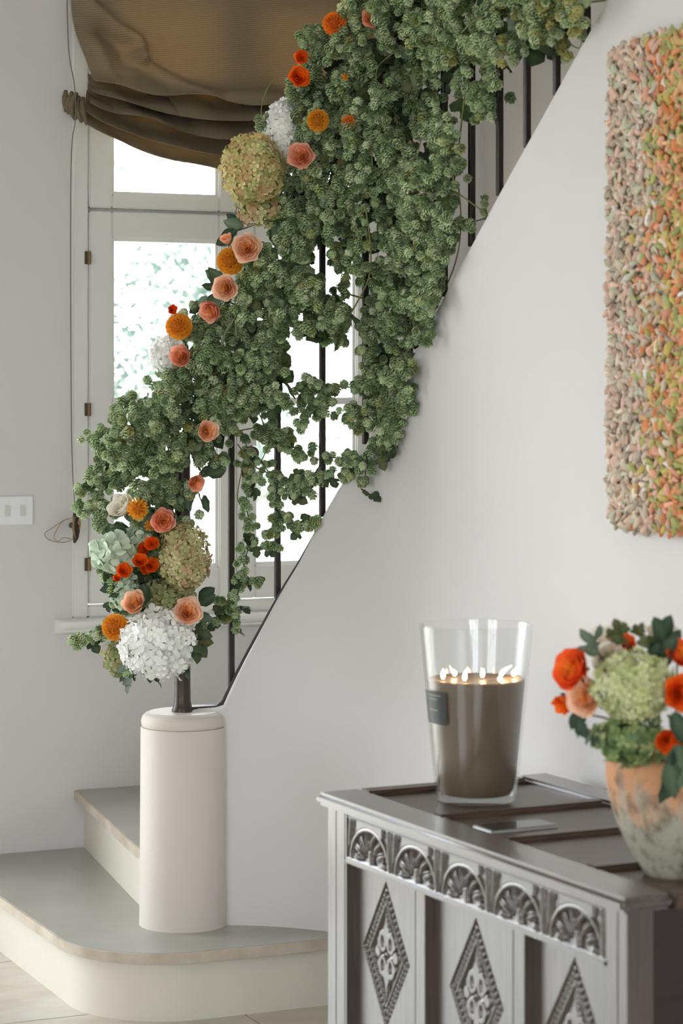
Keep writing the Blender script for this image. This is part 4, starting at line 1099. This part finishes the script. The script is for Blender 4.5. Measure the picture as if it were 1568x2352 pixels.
def ramp7(a, b, tipgain=1.12, base_shade=(0.88, 0.62, 0.45)):  # deeper petal bases and lighter rims, with shade between petals painted in
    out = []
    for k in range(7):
        c = mixc(a, b, k/6); e = mixc(a, b, min(1, k/6+0.18)); out.append((tuple(q*f_ for q, f_ in zip(c[:3], base_shade))+(1,), tuple(min(1, q*tipgain) for q in e[:3])+(1,)))
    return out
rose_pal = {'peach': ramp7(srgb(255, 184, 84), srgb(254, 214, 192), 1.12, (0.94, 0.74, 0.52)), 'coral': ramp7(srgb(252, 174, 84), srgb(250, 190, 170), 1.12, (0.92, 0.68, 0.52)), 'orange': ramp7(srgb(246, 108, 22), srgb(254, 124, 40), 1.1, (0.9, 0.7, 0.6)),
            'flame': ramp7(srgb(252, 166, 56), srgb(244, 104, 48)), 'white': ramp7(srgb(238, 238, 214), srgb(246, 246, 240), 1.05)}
def aim(px, tilt):                          # flower axis -> rotation (Z becomes the axis)
    return z_to(tilt, RG.uniform(0, 6.28)).to_4x4()
def rose(name, label, pos, r, tilt, pal, layers=7, cat='flower', group=None, squash=1.0, first=0):
    t = thing(name, label, cat, tuple(pos), group=group); Mr = aim(0, tilt)
    for li in range(first, layers):
        R0, h, half, n, opn = ROSE[li]
        for k in range(n):
            key = (pal, li, k % 2)
            if key not in CACHE:
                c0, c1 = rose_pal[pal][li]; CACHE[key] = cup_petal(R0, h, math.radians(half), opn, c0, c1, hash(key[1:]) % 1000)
            o = put('petal', CACHE[key], None, t)
            a = 2*math.pi*(k+0.5*(li % 2))/n+RG.uniform(-.2, .2)
            s = r*RG.uniform(.94, 1.05)/(0.98 if layers == 7 else ROSE[layers-1][0]*1.06)
            o.matrix_basis = Mr @ Matrix.Rotation(a, 4, 'Z') @ Matrix.Rotation(RG.uniform(-.06, .06), 4, 'Y') @ Matrix.Diagonal((s, s, s*squash, 1))
    sc = r/(0.98 if layers == 7 else ROSE[layers-1][0]*1.06)
    key = 'calyx'
    if key not in CACHE:
        CACHE[key] = MB().lathe([(0.02, -0.72), (0.05, -0.70), (0.06, -0.6), (0.20, -0.52), (0.26, -0.42), (0.18, -0.34)], 10).mesh('calyx', True); CACHE[key].materials.append(M_calyx)
    o = put('calyx', CACHE[key], None, t); o.matrix_basis = Mr @ Matrix.Scale(sc, 4)
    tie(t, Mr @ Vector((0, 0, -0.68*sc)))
    for k in range(5):
        put_leafM(leaf_dk[1], t, Mr @ Matrix.Rotation(k*2*math.pi/5, 4, 'Z') @ Matrix.Translation((0.2*sc, 0, -0.45*sc)) @ Matrix.Rotation(math.radians(70), 4, 'Y') @ Matrix.Scale(0.5*sc, 4), 'sepal')
    return t
def put_leafM(me, parent, M, name='leaf'):
    o = put(name, me, None, parent); o.matrix_basis = M; return o
def spoon_petal(c0, c1, seed):
    rg = random.Random(seed); v = []; c = []; nu, nv = 4, 5
    for j in range(nv):
        b = j/(nv-1); w = 0.5*math.sin(math.pi*(0.14+0.72*b))**0.8
        for i in range(nu):
            a = -1+2*i/(nu-1)
            v.append((w*a, 0.30*abs(a)**1.5*w*1.6-0.22*b*b, b)); c.append(mixc(c0, c1, b))
    f = [(j*nu+i, j*nu+i+1, (j+1)*nu+i+1, (j+1)*nu+i) for j in range(nv-1) for i in range(nu-1)]
    return colmesh('petal', v, f, c)
dahlia_pal = {'amber': (srgb(206, 112, 14), srgb(238, 162, 46)), 'tangerine': (srgb(204, 92, 14), srgb(240, 140, 44)), 'mustard': (srgb(196, 118, 20), srgb(228, 158, 44))}
def dahlia(label, pos, r, tilt, pal, n=105, maxth=118, plen=0.42, cat='flower', name='dahlia', pw=0.34):
    t = thing(name, label, cat, tuple(pos)); Mr = aim(0, tilt)
    key = ('d', pal)
    if key not in CACHE: CACHE[key] = [spoon_petal(*dahlia_pal[pal], s) for s in (1, 2)]
    for k in range(n):
        q = (k+0.5)/n; th = math.radians(maxth)*math.sqrt(q) if maxth < 100 else math.acos(1-q*(1-math.cos(math.radians(maxth))))
        ph = k*2.39996; L = r*plen*(0.55+0.6*q)
        d = Vector((math.sin(th)*math.cos(ph), math.sin(th)*math.sin(ph), math.cos(th)))
        Mq = d.to_track_quat('Z', 'Y').to_matrix().to_4x4()
        # cupped side looks back to the flower's middle
        ax = Vector((0, 0, 1)) - d*d.z
        base = Matrix.Translation(d*(r*0.98-L))
        zx = d; yx = (-ax).normalized() if ax.length > 1e-3 else Vector((0, 1, 0)); xx = yx.cross(zx)
        Mo = Matrix(((xx.x, yx.x, zx.x, 0), (xx.y, yx.y, zx.y, 0), (xx.z, yx.z, zx.z, 0), (0, 0, 0, 1)))
        o = put('petal', CACHE[key][k % 2], None, t)
        o.matrix_basis = Mr @ base @ Mo @ Matrix.Rotation(-0.25-0.45*q, 4, 'X') @ Matrix.Diagonal((r*pw*2*(0.45+0.55*q), r*pw*2*(0.45+0.55*q), L*1.15, 1))
    key = ('core', pal)
    if key not in CACHE:
        m = MB(); m.lathe([(0.02, -0.55), (0.34, -0.42), (0.55, -0.1), (0.52, 0.25), (0.3, 0.5), (0.02, 0.58)], 12, None, dahlia_pal[pal][0]); CACHE[key] = m.mesh('flower_core', True); CACHE[key].materials.append(M_petal)
    o = put('flower_core', CACHE[key], None, t); o.matrix_basis = Mr @ Matrix.Scale(r, 4)
    tie(t, Mr @ Vector((0, 0, -0.5*r)))
    return t
def floret_mesh(c0, c1, seed, ruffle=0.0):
    rg = random.Random(seed); v = [(0, 0, 0.02)]; c = [mixc(c0, c1, 0.0)]; f = []
    for k in range(4):
        a0_ = k*math.pi/2+rg.uniform(-.12, .12); tl = rg.uniform(-.1, .3); ca, sa = math.cos(a0_), math.sin(a0_)
        o = len(v)
        for (x, y) in ((.36, -.32), (.36, .32), (.72, -.47), (.72, .47), (1.08, 0.0), (.58, 0), (1.0, -.27), (1.0, .27)):
            z = 0.04+tl*x*x*0.6+0.22*y*y+rg.uniform(-.05, .05)+ruffle*rg.uniform(-.42, .42)
            v.append((x*ca-y*sa, x*sa+y*ca, z)); c.append(mixc(c0, c1, min(1, x*0.95+rg.uniform(-.15, .15))))
        f += [(0, o, o+5), (0, o+5, o+1), (o, o+2, o+5), (o+5, o+2, o+6), (o+5, o+6, o+4), (o+5, o+4, o+7), (o+5, o+7, o+3), (o+5, o+3, o+1)]
    return colmesh('floret', v, f, c)
hyd_pal = {'antique': [(srgb(190, 182, 112), srgb(222, 204, 146)), (srgb(196, 190, 124), srgb(228, 214, 162)), (srgb(184, 162, 104), srgb(216, 182, 136)), (srgb(170, 174, 110), srgb(200, 200, 140)), (srgb(206, 188, 124), srgb(226, 194, 146))],
           'dusty': [(srgb(172, 172, 116), srgb(206, 198, 146)), (srgb(180, 170, 118), srgb(212, 186, 146)), (srgb(192, 188, 132), srgb(222, 212, 166)), (srgb(160, 164, 106), srgb(194, 190, 136)), (srgb(182, 156, 116), srgb(208, 172, 140))],
           'olive': [(srgb(128, 142, 90), srgb(166, 172, 118)), (srgb(138, 150, 98), srgb(182, 182, 132)), (srgb(150, 150, 100), srgb(190, 176, 136))],
           'white': [(srgb(244, 245, 236), srgb(254, 254, 253)), (srgb(246, 246, 240), srgb(255, 255, 254)), (srgb(242, 243, 230), srgb(252, 252, 250))],
           'mint': [(srgb(186, 206, 178), srgb(214, 228, 206)), (srgb(194, 212, 186), srgb(222, 234, 216))],
           'lime': [(srgb(186, 196, 130), srgb(222, 224, 178)), (srgb(192, 198, 140), srgb(228, 228, 188)), (srgb(170, 184, 112), srgb(206, 210, 156))],
           'leafy': [(srgb(116, 140, 86), srgb(156, 176, 116)), (srgb(150, 166, 100), srgb(196, 200, 144)), (srgb(92, 120, 76), srgb(128, 152, 100))]}
def hydrangea(label, pos, rad, pal, fl, n, tilt=(0, -1, .2), jitter=0.06, cap=-0.55, cat='hydrangea', name='hydrangea_head', ruffle=0.0, core=True):
    """rad=(x, y, z) half sizes in metres; fl = floret radius in metres"""
    t = thing(name, label, cat, tuple(pos))
    key = ('h', pal, ruffle)
    if key not in CACHE: CACHE[key] = [floret_mesh(a, b, 7*i+s, ruffle) for i, (a, b) in enumerate(hyd_pal[pal]) for s in (0, 1)]
    k = 0; i = 0; tot = int(n/(1-(cap+1)/2))
    for i in range(tot):
        q = 1-2*(i+0.5)/tot
        ph = i*2.39996; sn = math.sqrt(1-q*q)
        d = Vector((sn*math.cos(ph), -q, sn*math.sin(ph)))        # -Y (towards the room) first
        if -d.y < cap: continue
        p = Vector((d.x*rad[0], d.y*rad[1], d.z*rad[2]))*(1+RG.gauss(0, jitter))
        nrm = (Vector((d.x/rad[0], d.y/rad[1], d.z/rad[2])).normalized()+Vector((RG.gauss(0, .32), RG.gauss(0, .32), RG.gauss(0, .32)))).normalized()
        o = put('floret', RG.choice(CACHE[key]), None, t)
        o.matrix_basis = Matrix.Translation(p) @ z_to(nrm, RG.uniform(0, 6.28)).to_4x4() @ Matrix.Scale(fl*RG.uniform(.8, 1.15), 4)
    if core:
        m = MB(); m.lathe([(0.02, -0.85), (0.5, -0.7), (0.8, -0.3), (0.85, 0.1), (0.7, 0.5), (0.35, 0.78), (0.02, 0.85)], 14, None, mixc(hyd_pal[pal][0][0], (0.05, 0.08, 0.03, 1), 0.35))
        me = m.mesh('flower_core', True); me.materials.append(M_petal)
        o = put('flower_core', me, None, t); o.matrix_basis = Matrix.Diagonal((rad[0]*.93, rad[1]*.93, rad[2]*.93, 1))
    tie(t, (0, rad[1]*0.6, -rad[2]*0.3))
    return t
def fpos(x, y, front=0.15): return at(x, y, gd(max(x, 430))-front)
SCL = 5.86/F                                # metres per photograph pixel at the garland
T = lambda x, z: (x, -1.0, z)
# -- dried and white hydrangeas
hydrangea('large antique green and pink hydrangea head high on the rail garland', fpos(581, 388, .20), (69*SCL, .065, 76*SCL), 'antique', .0115, 290)
hydrangea('loose lower skirt of antique hydrangea florets under the large head', fpos(600, 478, .135), (56*SCL, .045, 40*SCL), 'dusty', .0130, 80, jitter=.08)
hydrangea('tall dusty hydrangea head in front of the newel post', fpos(424, 1280, .13), (54*SCL, .065, 74*SCL), 'dusty', .0115, 270)
hydrangea('olive hydrangea florets spreading above the white hydrangea', fpos(384, 1370, .085), (60*SCL, .042, 40*SCL), 'olive', .0135, 80, jitter=.08)
hydrangea('big pure white hydrangea at the foot of the garland', fpos(364, 1480, .14), (82*SCL, .085, 74*SCL), 'white', .0165, 240, ruffle=.4)
hydrangea('white hydrangea tucked beside the antique head by the blind', fpos(653, 298, .15), (40*SCL, .05, 62*SCL), 'white', .015, 130, ruffle=.4)
hydrangea('backlit white hydrangea in front of the window pane', fpos(385, 815, .12), (36*SCL, .04, 36*SCL), 'white', .015, 100, ruffle=.4)
hydrangea('pale mint hydrangea with broad petals beside the orange spray roses', fpos(262, 1272, .13), (38*SCL, .045, 32*SCL), 'mint', .031, 34, jitter=.1, ruffle=.15)
hydrangea('single mint hydrangea floret cluster above the spray roses', fpos(316, 1238, .09), (20*SCL, .02, 24*SCL), 'mint', .022, 12, jitter=.1, ruffle=.3)
hydrangea('pale green hydrangea edge behind the pink rose', fpos(292, 1362, .10), (26*SCL, .03, 34*SCL), 'mint', .018, 26, jitter=.1)
hydrangea('green hydrangea florets under the orange dahlia at the left', fpos(272, 1510, .06), (30*SCL, .035, 40*SCL), 'olive', .014, 60, jitter=.12)
hydrangea('small cream blossom at the top of the garland under the dahlia', fpos(808, 20, .205), (26*SCL, .03, 34*SCL), 'lime', .014, 36, jitter=.12)
# -- garden roses
for lab, x, y, r, tl, pal, L in (
    ('coral pink garden rose beside the upper white hydrangea', 692, 358, 29, (-.15, -1, .05), 'coral', 7), ('open peach garden rose resting on the amber dahlia', 567, 570, 33, (-.05, -1, .1), 'peach', 7), ('peach rose below the amber dahlia', 518, 661, 29, (-.25, -1, -.05), 'peach', 7),
    ('half-closed pink rose near the middle of the rail', 486, 712, 25, (-.5, -1, -.35), 'coral', 6), ('pink rose against the backlit white hydrangea', 416, 820, 25, (-.2, -1, .2), 'coral', 6), ('peach rose among hops at the newel top', 476, 990, 23, (.3, -1, .1), 'peach', 6),
    ('narrow pink rose right of the newel hops', 447, 1107, 20, (.5, -1, -.3), 'coral', 6), ('coral rose above the dusty hydrangea', 375, 1196, 27, (.1, -1, .1), 'coral', 6), ('pink rosebud ball left above the white hydrangea', 310, 1386, 27, (-.2, -1, .45), 'peach', 6),
    ('large pink and apricot rose right above the white hydrangea', 431, 1406, 32, (.25, -1, .35), 'peach', 7), ('pink rosebud peeping over the amber dahlia', 522, 553, 14, (-.4, -.6, .7), 'coral', 5), ('coral rose half hidden in hops at the top', 854, 42, 22, (-.1, -1, .1), 'coral', 6)):
    rose('garden_rose', lab, fpos(x, y, .17 if y > 1120 else .275 if x == 476 else .235), r*SCL, tl, pal, L)
rose('cream_rose', 'cream rose beside the small yellow dahlia', fpos(284, 1166, .12), 30*SCL, (-.5, -.7, .5), 'white', 6)
# -- orange spray roses
FR = {(331, 1260): .118, (322, 1289): .178, (347, 1299): .150, (334, 1306): .112, (284, 1311): .205, (268, 1329): .165}
for lab, x, y, r, L in (('orange spray rose topmost of the trio by the mint hydrangea', 348, 1249, 16, 6), ('darker orange spray rose behind the topmost one', 331, 1260, 14, 5), ('orange spray rose at the left of the cluster by the mint hydrangea', 322, 1289, 17, 6), ('orange spray rose at the lower right of the cluster by the dusty hydrangea', 347, 1299, 17, 6), ('orange spray rose lowest between its two neighbours', 334, 1306, 13, 5),
                         ('open orange spray rose hanging under the mint hydrangea', 284, 1311, 17, 6), ('small orange bud under the open spray rose', 268, 1329, 9, 4), ('small orange bud on top of the amber dahlia at the window', 395, 712, 11, 4), ('upper red-orange bloom in front of the blind', 692, 132, 16, 6), ('large red-orange bloom below the other in front of the blind', 686, 178, 24, 7)):
    rose('spray_rose', lab, fpos(x, y, FR.get((x, y), .16 if y > 1000 else .235)), r*SCL, (RG.uniform(-.4, .3), -1, RG.uniform(-.2, .5)), 'orange', L)
# -- dahlias
dahlia('tangerine pompon dahlia at the top of the garland by the blind', fpos(768, 55, .25), 27*SCL, (-.5, -1, .2), 'tangerine')
dahlia('mustard dahlia beside the upper white hydrangea', fpos(730, 277, .245), 25*SCL, (-.3, -1, .1), 'mustard')
dahlia('amber pompon dahlia under the open peach rose', fpos(529, 600, .195), 31*SCL, (-.2, -1, -.15), 'mustard')
dahlia('amber pompon dahlia in front of the window pane', fpos(411, 750, .2), 30*SCL, (-.4, -1, .1), 'amber')
dahlia('amber pompon dahlia left of the white hydrangea', fpos(265, 1441, .115), 31*SCL, (-.5, -1, .1), 'amber')
dahlia('small open yellow dahlia beside the cream rose', fpos(316, 1168, .175), 25*SCL, (.3, -.8, .1), 'amber', 34, 85, 0.75, pw=.17)
dahlia('yellow dahlia bud under the small open dahlia', fpos(344, 1207, .14), 14*SCL, (-.5, -.6, -.5), 'mustard', 26, 80, 0.8, pw=.2)
dahlia('bit of orange dahlia peeping through the upper hops', fpos(800, 280, .225), 16*SCL, (0, -1, -.3), 'tangerine', 40)
dahlia('tiny yellow petals caught in the upper hops', fpos(792, 177, .24), 9*SCL, (0, -1, 0), 'amber', 12, 70, .8, pw=.2)
# -- sprays of dark foliage tucked between the flowers
def foliage(label, pts, parentless=None, kinds=leaf_dk, size=(.04, .065), front=.13):
    loc = fpos(*pts[0][:2], front); t = thing('leaf_spray', label, 'foliage', tuple(loc))
    base = Matrix.Translation(loc)
    for (x, y, dx, dz) in pts:
        put_leaf(RG.choice(kinds), t, fpos(x, y, front+RG.uniform(-.02, .02)), (dx, RG.uniform(-.5, -.1), dz), RG.uniform(*size), roll=RG.uniform(-.6, .6), base=base)
        put_leaf(RG.choice(kinds), t, fpos(x+RG.gauss(0, 8), y+RG.gauss(0, 8), front-.03), (dx+RG.gauss(0, .4), RG.uniform(-.4, .2), dz+RG.gauss(0, .4)), RG.uniform(*size), roll=RG.uniform(-.6, .6), base=base)
    o = MB().tube([tuple(base.inverted() @ fpos(x, y, front-.02)) for x, y, _, _ in pts]+[tuple(base.inverted() @ tie_point(fpos(*pts[-1][:2], front-.02)))], .0018, 5).build('stem', M_stemd, t)
    return t
foliage('dark leaves between the antique hydrangea and the coral rose', [(690, 400, .1, -1), (660, 440, -.2, -1), (640, 510, -.3, -1), (720, 350, .2, -1)], front=.1)
foliage('dark glossy leaf pair above the open peach rose', [(560, 520, -.8, .2), (545, 530, -.9, -.3), (590, 515, .2, .6)], front=.12)
foliage('grey green leaves fanning left below the amber dahlia', [(515, 640, -.8, .5), (510, 660, -.9, .1), (505, 650, -.6, .8), (515, 690, -.9, -.4)], kinds=[leaf_dk[2], leaf_dk[1]], size=(.035, .06), front=.12)
foliage('dark shaded leaves behind the peach rose and dahlia', [(575, 620, .2, -1), (560, 640, .2, -.8), (540, 700, 0, -1)], front=.1, kinds=[leaf_dk[0]])
foliage('dark leaves packed behind the lower flowers on the newel', [(320, 1275, 0, -1), (350, 1280, .1, -1), (365, 1320, .1, -1), (335, 1330, -.2, -1), (310, 1300, -.4, -.9), (350, 1370, 0, -1), (400, 1400, .2, -1), (380, 1250, .2, -1), (330, 1220, -.1, -1), (345, 1405, 0, -1)], front=.06, size=(.07, .1))
foliage('dark leaves round the narrow pink rose', [(465, 1075, .8, -.3), (455, 1130, .5, -.9), (430, 1140, .2, -1), (470, 1090, .9, .2)], front=.1)
foliage('dark leaves behind the mint hydrangea', [(290, 1230, -.8, .3), (300, 1250, -.3, .8), (270, 1240, -.9, 0), (330, 1230, .3, .8)], front=.09)
foliage('dark leaves under the orange spray roses', [(310, 1330, -.4, -.8), (330, 1340, 0, -1), (300, 1350, -.8, -.3), (350, 1330, .4, -.9), (280, 1345, -.9, -.2)], front=.1)
foliage('leaves round the large apricot rose', [(450, 1420, .8, .1), (400, 1420, -.6, -.5), (455, 1390, .9, .6), (380, 1410, -.3, -.9)], front=.1)
foliage('toothed leaf hanging right of the white hydrangea', [(450, 1480, .1, -1), (445, 1450, .9, -.2)], kinds=leaf_hop[:1]+leaf_hop[2:], front=.15, size=(.04, .055))
foliage('leaf tips hanging below the white hydrangea', [(345, 1535, 0, -1), (290, 1525, -.6, -.6), (425, 1530, .3, -.9)], front=.12, size=(.03, .05))
foliage('dark leaves in the newel hops behind the coral rose', [(300, 1150, .3, -.8), (320, 1130, .3, -.9), (400, 1150, .3, -.9), (410, 1210, .2, -1), (350, 1170, .2, -.8), (330, 1190, -.3, -.6), (390, 1170, .4, -.8), (360, 1230, .1, -1)], front=.06)
foliage('grey green leaves behind the amber dahlia at the window', [(440, 720, .3, .7), (455, 705, .5, .6), (425, 780, -.2, -.9)], kinds=[leaf_dk[1], leaf_dk[2]], front=.12, size=(.03, .045))
# -- bouquet in the stone vase
VD = dvs-0.02; VS = VD/F
def vpos(x, y, front=0.05): return at(x, y, VD-front)
hydrangea('large lime green hydrangea filling the stone vase', vpos(1455, 1575, .09), (84*VS, .06, 74*VS), 'lime', .0105, 260)
hydrangea('leafy green hydrangea florets spilling over the vase rim', vpos(1450, 1699, .065), (78*VS, .055, 50*VS), 'leafy', .0115, 150, jitter=.12)
rose('vase_rose', 'flame orange rose leaning left out of the vase', vpos(1318, 1540, .06), 48*VS, (-.8, -.6, .4), 'flame', 7)
rose('vase_rose', 'small orange bud under the flame rose in the vase', vpos(1298, 1612, -.025), 24*VS, (-.7, -.6, -.5), 'orange', 5)
rose('vase_rose', 'peach pink rose beside the lime hydrangea in the vase', vpos(1345, 1602, .045), 42*VS, (-.6, -.9, .15), 'peach', 7)
rose('vase_rose', 'white ranunculus bloom above the lime hydrangea', vpos(1400, 1515, .015), 37*VS, (-.2, -1, .3), 'white', 6)
rose('vase_rose', 'white bloom at the back of the vase bouquet', vpos(1390, 1464, -.045), 30*VS, (-.2, -.3, 1), 'white', 6)
rose('vase_rose', 'white bloom at the back right of the vase bouquet', vpos(1520, 1468, .0), 40*VS, (.1, -.4, 1), 'white', 6)
rose('vase_rose', 'small orange bloom behind the white ranunculus', vpos(1440, 1484, -.005), 22*VS, (-.1, -.8, .5), 'flame', 5)
rose('vase_rose', 'orange ranunculus at the right of the lime hydrangea', vpos(1562, 1592, .15), 40*VS, (.1, -1, .15), 'orange', 7)
rose('vase_rose', 'orange yellow rose high on the right of the bouquet', vpos(1562, 1505, .07), 34*VS, (.2, -.7, .6), 'flame', 7)
rose('vase_rose', 'low orange ranunculus over the vase rim', vpos(1534, 1703, .145), 29*VS, (.0, -1, .0), 'orange', 6)
def vfoliage(label, pts, kinds, size, fr=.03):
    loc = vpos(*pts[0][:2], fr); t = thing('leaf_spray', label, 'foliage', tuple(loc)); base = Matrix.Translation(loc)
    for (x, y, dx, dz) in pts:
        for q in range(3): put_leaf(RG.choice(kinds), t, vpos(x+RG.gauss(0, 9), y+RG.gauss(0, 9), fr+.02*q), (dx+RG.gauss(0, .3), RG.uniform(-.5, .1), dz+RG.gauss(0, .3)), RG.uniform(*size), roll=RG.uniform(-.6, .6), base=base)
    tie(t, (0, 0, 0), M_stemd)
vfoliage('crinkled green leaves topping the vase bouquet', [(1435, 1460, -.2, 1), (1465, 1455, .2, 1), (1475, 1480, .6, .6), (1420, 1475, -.5, .8)], leaf_hop[2:], (.018, .028))
vfoliage('dark leaf pair hanging under the peach vase rose', [(1345, 1640, -.3, -1), (1338, 1650, -.1, -1)], leaf_dk[:1], (.03, .04))
vfoliage('dark leaf hanging beside the vase rim', [(1372, 1678, -.35, -1)], leaf_dk[:1], (.028, .034), .05)
vfoliage('dark leaves at the right of the vase bouquet', [(1560, 1660, .2, -1), (1545, 1750, .2, -1), (1565, 1720, 0, -1), (1540, 1640, .3, -.8)], leaf_dk[:2], (.05, .075), .125)
vfoliage('dark leaves behind the lime hydrangea at the upper right', [(1510, 1500, .2, 1), (1525, 1480, 0, 1), (1500, 1510, .6, .6)], leaf_dk[:2], (.035, .05))
vfoliage('pale leaves at the upper left of the vase bouquet', [(1362, 1480, -.5, .8), (1368, 1500, -.7, .4)], leaf_dk[2:], (.025, .035))
# ------------------------------------------------------------------ garden outside the windows
M_bounce = plain('bounce_gravel', srgb(214, 209, 200), 0.9, 0.2, noise=(3, srgb(200, 194, 184)))
g = MB().box(-60, 60, -40, 90, -0.5, -0.125).build('floor_bounce', M_bounce); struct(g)  # invented pale ground, bounces neutral daylight indoors and brightens the chest sheen
M_tree = petal_mat('tree_leaf', 0.6, 0.3); M_bark = plain('tree_bark', srgb(150, 150, 145), 0.9)
def tree(label, x, y, z, rx, rz, n, col, seed):
    rs = np.random.RandomState(seed); t = thing('garden_tree', label, 'tree', (x, y, -0.3))
    blobs = [(rs.normal(0, .45, 3)*np.array([rx, rx, rz])) for _ in range(16)]
    V, Tt, CCl = [], [], []
    for k in range(n):
        b = blobs[rs.randint(16)]; d = rs.normal(0, 1, 3); d /= np.linalg.norm(d)
        p = b+d*rs.uniform(.5, 1)*np.array([rx, rx, rz])*.36+np.array([0, 0, z+0.3])
        q = Matrix(z_to(rs.normal(0, 1, 3), rs.uniform(0, 6))); s = rs.uniform(.03, .06)
        for lv in ((-.5, 0, 0), (0, .12, -.6), (.5, 0, 0), (0, .12, 1.0)): V.append(np.array(q @ Vector(lv))*s+p)
        o = 4*k; Tt += [(o, o+1, o+2), (o, o+2, o+3)]; g_ = rs.uniform(.75, 1.2); CCl += [[col[0]*g_, col[1]*g_, col[2]*g_, 1]]*4
    o = put('foliage', np_mesh('foliage', np.array(V), np.array(Tt), np.array(CCl)), M_tree, t); o['kind'] = 'stuff'
    MB().tube([(0, 0, 0), (0.05, 0, z*0.6), (0, 0, z+.2)], [.14, .11, .05], 8).build('trunk', M_bark, t, smooth=True)
    for b in blobs[:6]: MB().tube([(0.03, 0, z*0.6), tuple(b*0.5+np.array([0, 0, z*0.85])), tuple(b+np.array([0, 0, z+.3]))], [.05, .035, .012], 6).build('branch', M_bark, t, smooth=True)
tree('small leafy tree in the garden beyond the left pane', -1.9, 19, 2.3, 1.1, 1.4, 4200, srgb(102, 120, 109), 1)
tree('low bushy tree in the garden near the window corner', -0.9, 25, 1.2, 1.3, 0.8, 3000, srgb(102, 120, 109), 2)
tree('taller pale tree far behind in the garden', -1.5, 31, 6.0, 1.6, 1.2, 2600, srgb(102, 120, 109), 3)
tree('spreading garden bush low beyond the right pane', 1.2, 36, 0.7, 1.7, 0.7, 2400, srgb(102, 120, 109), 4)
